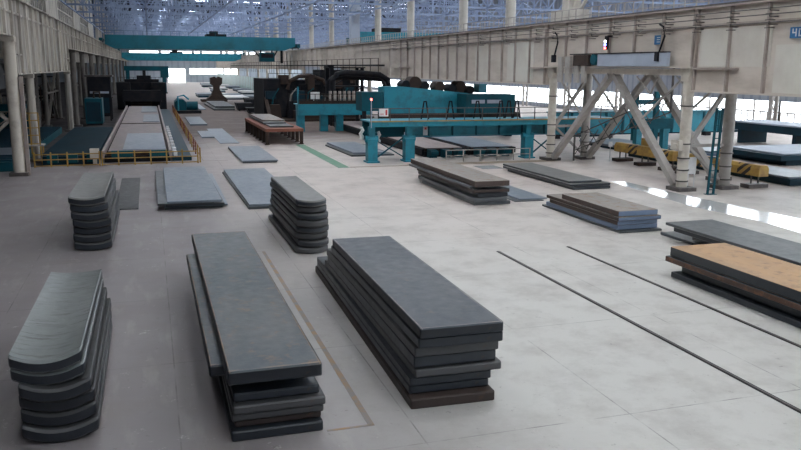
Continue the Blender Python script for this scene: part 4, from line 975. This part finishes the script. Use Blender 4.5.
obj('lamp', MB(t.location).tube([(17.68, 64.15, 5.3), (17.68, 64.15, 5.46)], .08, 12), M['lamp_red'], t)
for x, lab in ((17.25, 'left of the first teal gantry leg'), (18.75, 'right of the first teal gantry leg')):
    t = thing('hanging_cloth', (x, 65.9, 1.5), 'white rag bundle hanging %s' % lab, 'cloth')
    z = 2.0 if x < 18 else 1.6
    obj('cloth', MB(t.location).tube([(x, 65.8, z + .95), (x + .12, 65.8, z + .7), (x - .08, 65.8, z + .4), (x + .05, 65.8, z + .15), (x, 65.8, z - .1)], .14, 8, .2), M['white'], t, smooth=True)
    obj('hook_rod', MB(t.location).bar((x, 65.8, z + .9), (x + (.5 if x < 18 else -.5), 65.3, z + .9), .04), M['teal_dark'], t)

g2, o = gantry('teal_gantry', 17.6, 27.2, 98.2, 101.5, 3.45, 'second teal gantry farther back, beside the dark machine', None, M['teal'])
obj('main_girder', MB(o).box(17.6, 27.2, 98.2, 98.5, 2.05, 3.33), M['teal'], g2)
for x in (18.0, 21.0, 23.0):
    obj('leg', MB(o).box(x - .48, x + .48, 98.6, 99.5, 0, 3.33), M['teal'], g2)
for x in [17.7 + k * 1.05 for k in range(10)]: obj('railing_post', MB(o).box(x - .04, x + .04, 98.3, 98.38, 3.45, 4.7), M['dark_brown'], g2)
obj('railing', MB(o).box(17.7, 27.2, 98.31, 98.37, 4.64, 4.72).box(17.7, 27.2, 98.31, 98.37, 4.0, 4.06), M['dark_brown'], g2)
obj('kick_plate', MB(o).box(17.6, 27.2, 98.4, 98.45, 3.45, 3.9), M['dark_brown'], g2)
obj('corner_post', MB(o).box(17.55, 17.75, 98.3, 98.5, 3.45, 5.6), M['teal'], g2)
tag(obj('white_box', MB((19.8, 99, 3.5)).box(19.4, 20.5, 98.9, 99.4, 4.0, 4.9).box(19.7, 19.8, 99, 99.1, 3.455, 4.0), M['white']), 'white box standing on the second teal gantry', 'box')
for k in range(7):
    x = 22.2 + k * .62
    t = thing('gas_cylinder', (x, 100.4, 3.45), 'gas cylinder on the second teal gantry, %s of the row' % WHERE[k], 'cylinder', 'cylinders on the second gantry')
    obj('bottle', MB(t.location).tube([(x, 100.4, 3.455), (x, 100.4, 5.0)], .2, 12), M['beige_line'], t, smooth=True)
    obj('valve', MB(t.location).tube([(x, 100.4, 5.0), (x, 100.4, 5.22)], .07, 8), M['dark'], t)

# long teal machine above the right roller beds
t = thing('charging_machine', (36, 88, 0), 'long teal charging machine with rounded pipes on top behind the gantry', 'machine'); o = t.location
obj('box_beam', MB(o).prism_y([(25.2, 2.9), (40, 2.9), (40, 4.6), (38, 4.9), (27.5, 5.9), (25.2, 5.9)], 86, 88.5), M['teal'], t)
obj('cabin', MB(o).box(34.0, 40.0, 83.0, 85.9, 2.9, 5.1), M['teal_dark'], t)
obj('cabin_window', MB(o).box(34.6, 36.2, 82.93, 83.0, 4.1, 4.5).box(36.5, 38.2, 82.93, 83.0, 4.1, 4.5), M['pale_blue'], t)
obj('lower_beam', MB(o).box(25.2, 42, 85.9, 88.6, 1.9, 2.9), M['dark_brown'], t)
for x in (28.05, 33.6, 41): obj('leg', MB(o).box(x - .4, x + .4, 86.5, 88.2, 0, 1.9), M['dark'], t)
for x, z, r in ((27.9, 6.1, .5), (29.0, 6.3, .75), (30.2, 6.0, .5), (32.0, 5.9, .6), (33.6, 5.7, .5), (34.6, 5.9, .65), (35.8, 5.5, .5)):
    obj('motor', MB(o).tube([(x, 86.3, z), (x, 88.2, z)], r, 14).box(x - r * .7, x + r * .7, 86.5, 88.0, z - r - .25, z - r * .6), M['dark_brown' if r > .55 else 'dark'], t, smooth=True)
obj('teal_hood', MB(o).box(36.9, 37.9, 86.4, 88, 5.2, 6.2), M['teal'], t)
obj('tank', MB(o).box(22.6, 25.1, 86, 88.6, 3.2, 5.3), M['teal_dark'], t)
obj('tank_leg', MB(o).box(22.8, 23.2, 86.3, 86.7, 0, 3.2), M['dark'], t)
t = thing('pipe_run', (28, 108, 0), 'thick dark bent pipes rising behind the long teal machine', 'pipe'); o = t.location
for k, dx in enumerate((0, .0)):
    yy = 108 + k * 2.2
    obj('pipe', MB(o).tube([(24.2, yy, 0), (24.2, yy, 6.1), (24.8, yy, 7.0 - k * .5), (26, yy, 7.3 - k * .5), (31, yy, 7.0 - k * .5), (32.2, yy, 6.3), (32.5, yy, 5), (32.5, yy, 0)], .42, 12), M['dark'], t, smooth=True)
obj('pipe_rack', MB(o).box(23.6, 33.0, 107.5, 111, 3.9, 4.1), M['dark_brown'], t)
t = thing('valve_tower', (27, 116, 0), 'dark steel tower with walkways before the levelling machine', 'tower'); o = t.location
for x in (25.2, 29.8):
    for y in (113.2, 116.2): obj('leg', MB(o).box(x - .22, x + .22, y - .22, y + .22, 0, 7.9), M['dark'], t)
for z in (2.8, 5.2, 7.9): obj('platform', MB(o).box(24.8, 30.2, 112.8, 116.6, z, z + .15), M['dark'], t)
obj('brace', MB(o).bar((25.2, 113.1, 5.3), (29.8, 113.1, 7.8), .15).bar((25.2, 113.1, 2.9), (29.8, 113.1, 5.1), .15), M['dark'], t)

# teal long machine in the right bay, behind the braces
t = thing('teal_conveyor', (62, 82, 0), 'long teal conveyor wall seen between the braces in right bay', 'conveyor'); o = t.location
obj('side_wall', MB(o).box(44, 68, 82, 82.6, .5, 3.0), M['teal'], t)
obj('top_flange', MB(o).box(44, 68, 81.7, 82.9, 3.0, 3.12), M['teal'], t)
for k in range(11): obj('web_stiffener', MB(o).box(44.4 + k * 2.3, 44.65 + k * 2.3, 81.85, 82, .5, 3.0), M['teal_dark'], t)
for x in (45, 52, 59, 66): obj('leg', MB(o).box(x - .4, x + .4, 81.9, 82.7, 0, .5), M['dark'], t)
t = thing('transfer_machine', (45.5, 66, 0), 'teal machine frame standing behind the near column pair', 'machine'); o = t.location
for x in (44.5, 47.5): obj('leg', MB(o).box(x - .3, x + .3, 65, 65.6, 0.0, 3.6), M['teal'], t)
obj('cross_beam', MB(o).box(43.8, 48.2, 64.9, 65.7, 2.4, 3.4), M['teal_dark'], t)
t = thing('transfer_machine', (50, 72, 0), 'tall teal post frame left of the dark roller bed', 'machine'); o = t.location
for x in (51.5, 54.2): obj('leg', MB(o).box(x - .25, x + .25, 76, 76.5, 0.0, 5.6), M['teal_dark'], t)
obj('cross_beam', MB(o).box(51.2, 54.5, 75.9, 76.6, 4.2, 4.7), M['teal_dark'], t)

# right roller beds with their long plates
for x0, x1, y0, y1, mt, lab, lp in ((23.7, 27.6, 66.5, 105, 'plate_pink', 'left one of two roller beds behind the teal gantry', 'long pinkish plate on the left roller bed behind the gantry'),
                                    (28.3, 32.6, 66.5, 82.0, 'plate_blue', 'right one of two roller beds behind the teal gantry', 'long grey plate on the right roller bed behind the gantry')):
    t = thing('roller_bed', ((x0 + x1) / 2, (y0 + y1) / 2, 0), lab, 'conveyor'); o = t.location
    obj('bed_frame', MB(o).box(x0, x1, y0 + 1.2, y1, 0, .5), M['dark'], t)
    b = MB(o); k = 0
    while y0 + 1.4 + k * 1.0 < y1 - .3: b.tube([(x0 + .1, y0 + 1.5 + k, .6), (x1 - .1, y0 + 1.5 + k, .6)], .14, 8); k += 1
    obj('roller', b, M['dark_brown'], t)['kind'] = 'stuff'
    for x in (x0 - .25, x1 + .02): obj('side_guide', MB(o).box(x, x + .22, y0 + 1.2, y1, .2, .72), M['dark'], t)
    for k in range(3): obj('drive_unit', MB(o).box(x0 + .2 + k * 1.3, x0 + .9 + k * 1.3, y0 + .3, y0 + 1.1, .0, .72).tube([(x0 + .2 + k * 1.3, y0 + .1, .45), (x0 + .9 + k * 1.3, y0 + .1, .45)], .22, 10), M['teal_dark'], t)
    single(x0 + .15, x1 - .15, y0 + 1.4, y1 - .3, .06, M[mt], lp, z=.745)
t = thing('yard_railing', (30, 64, 0), 'low grey railing behind the middle plate piles', 'railing'); o = t.location
for k in range(6): obj('post', MB(o).box(24.2 + k * 1.6, 24.28 + k * 1.6, 63.5, 63.58, 0, 1.05), M['grey_steel'], t)
obj('rail', MB(o).box(24.2, 32.3, 63.51, 63.57, .98, 1.05).box(24.2, 32.3, 63.51, 63.57, .5, .56), M['grey_steel'], t)
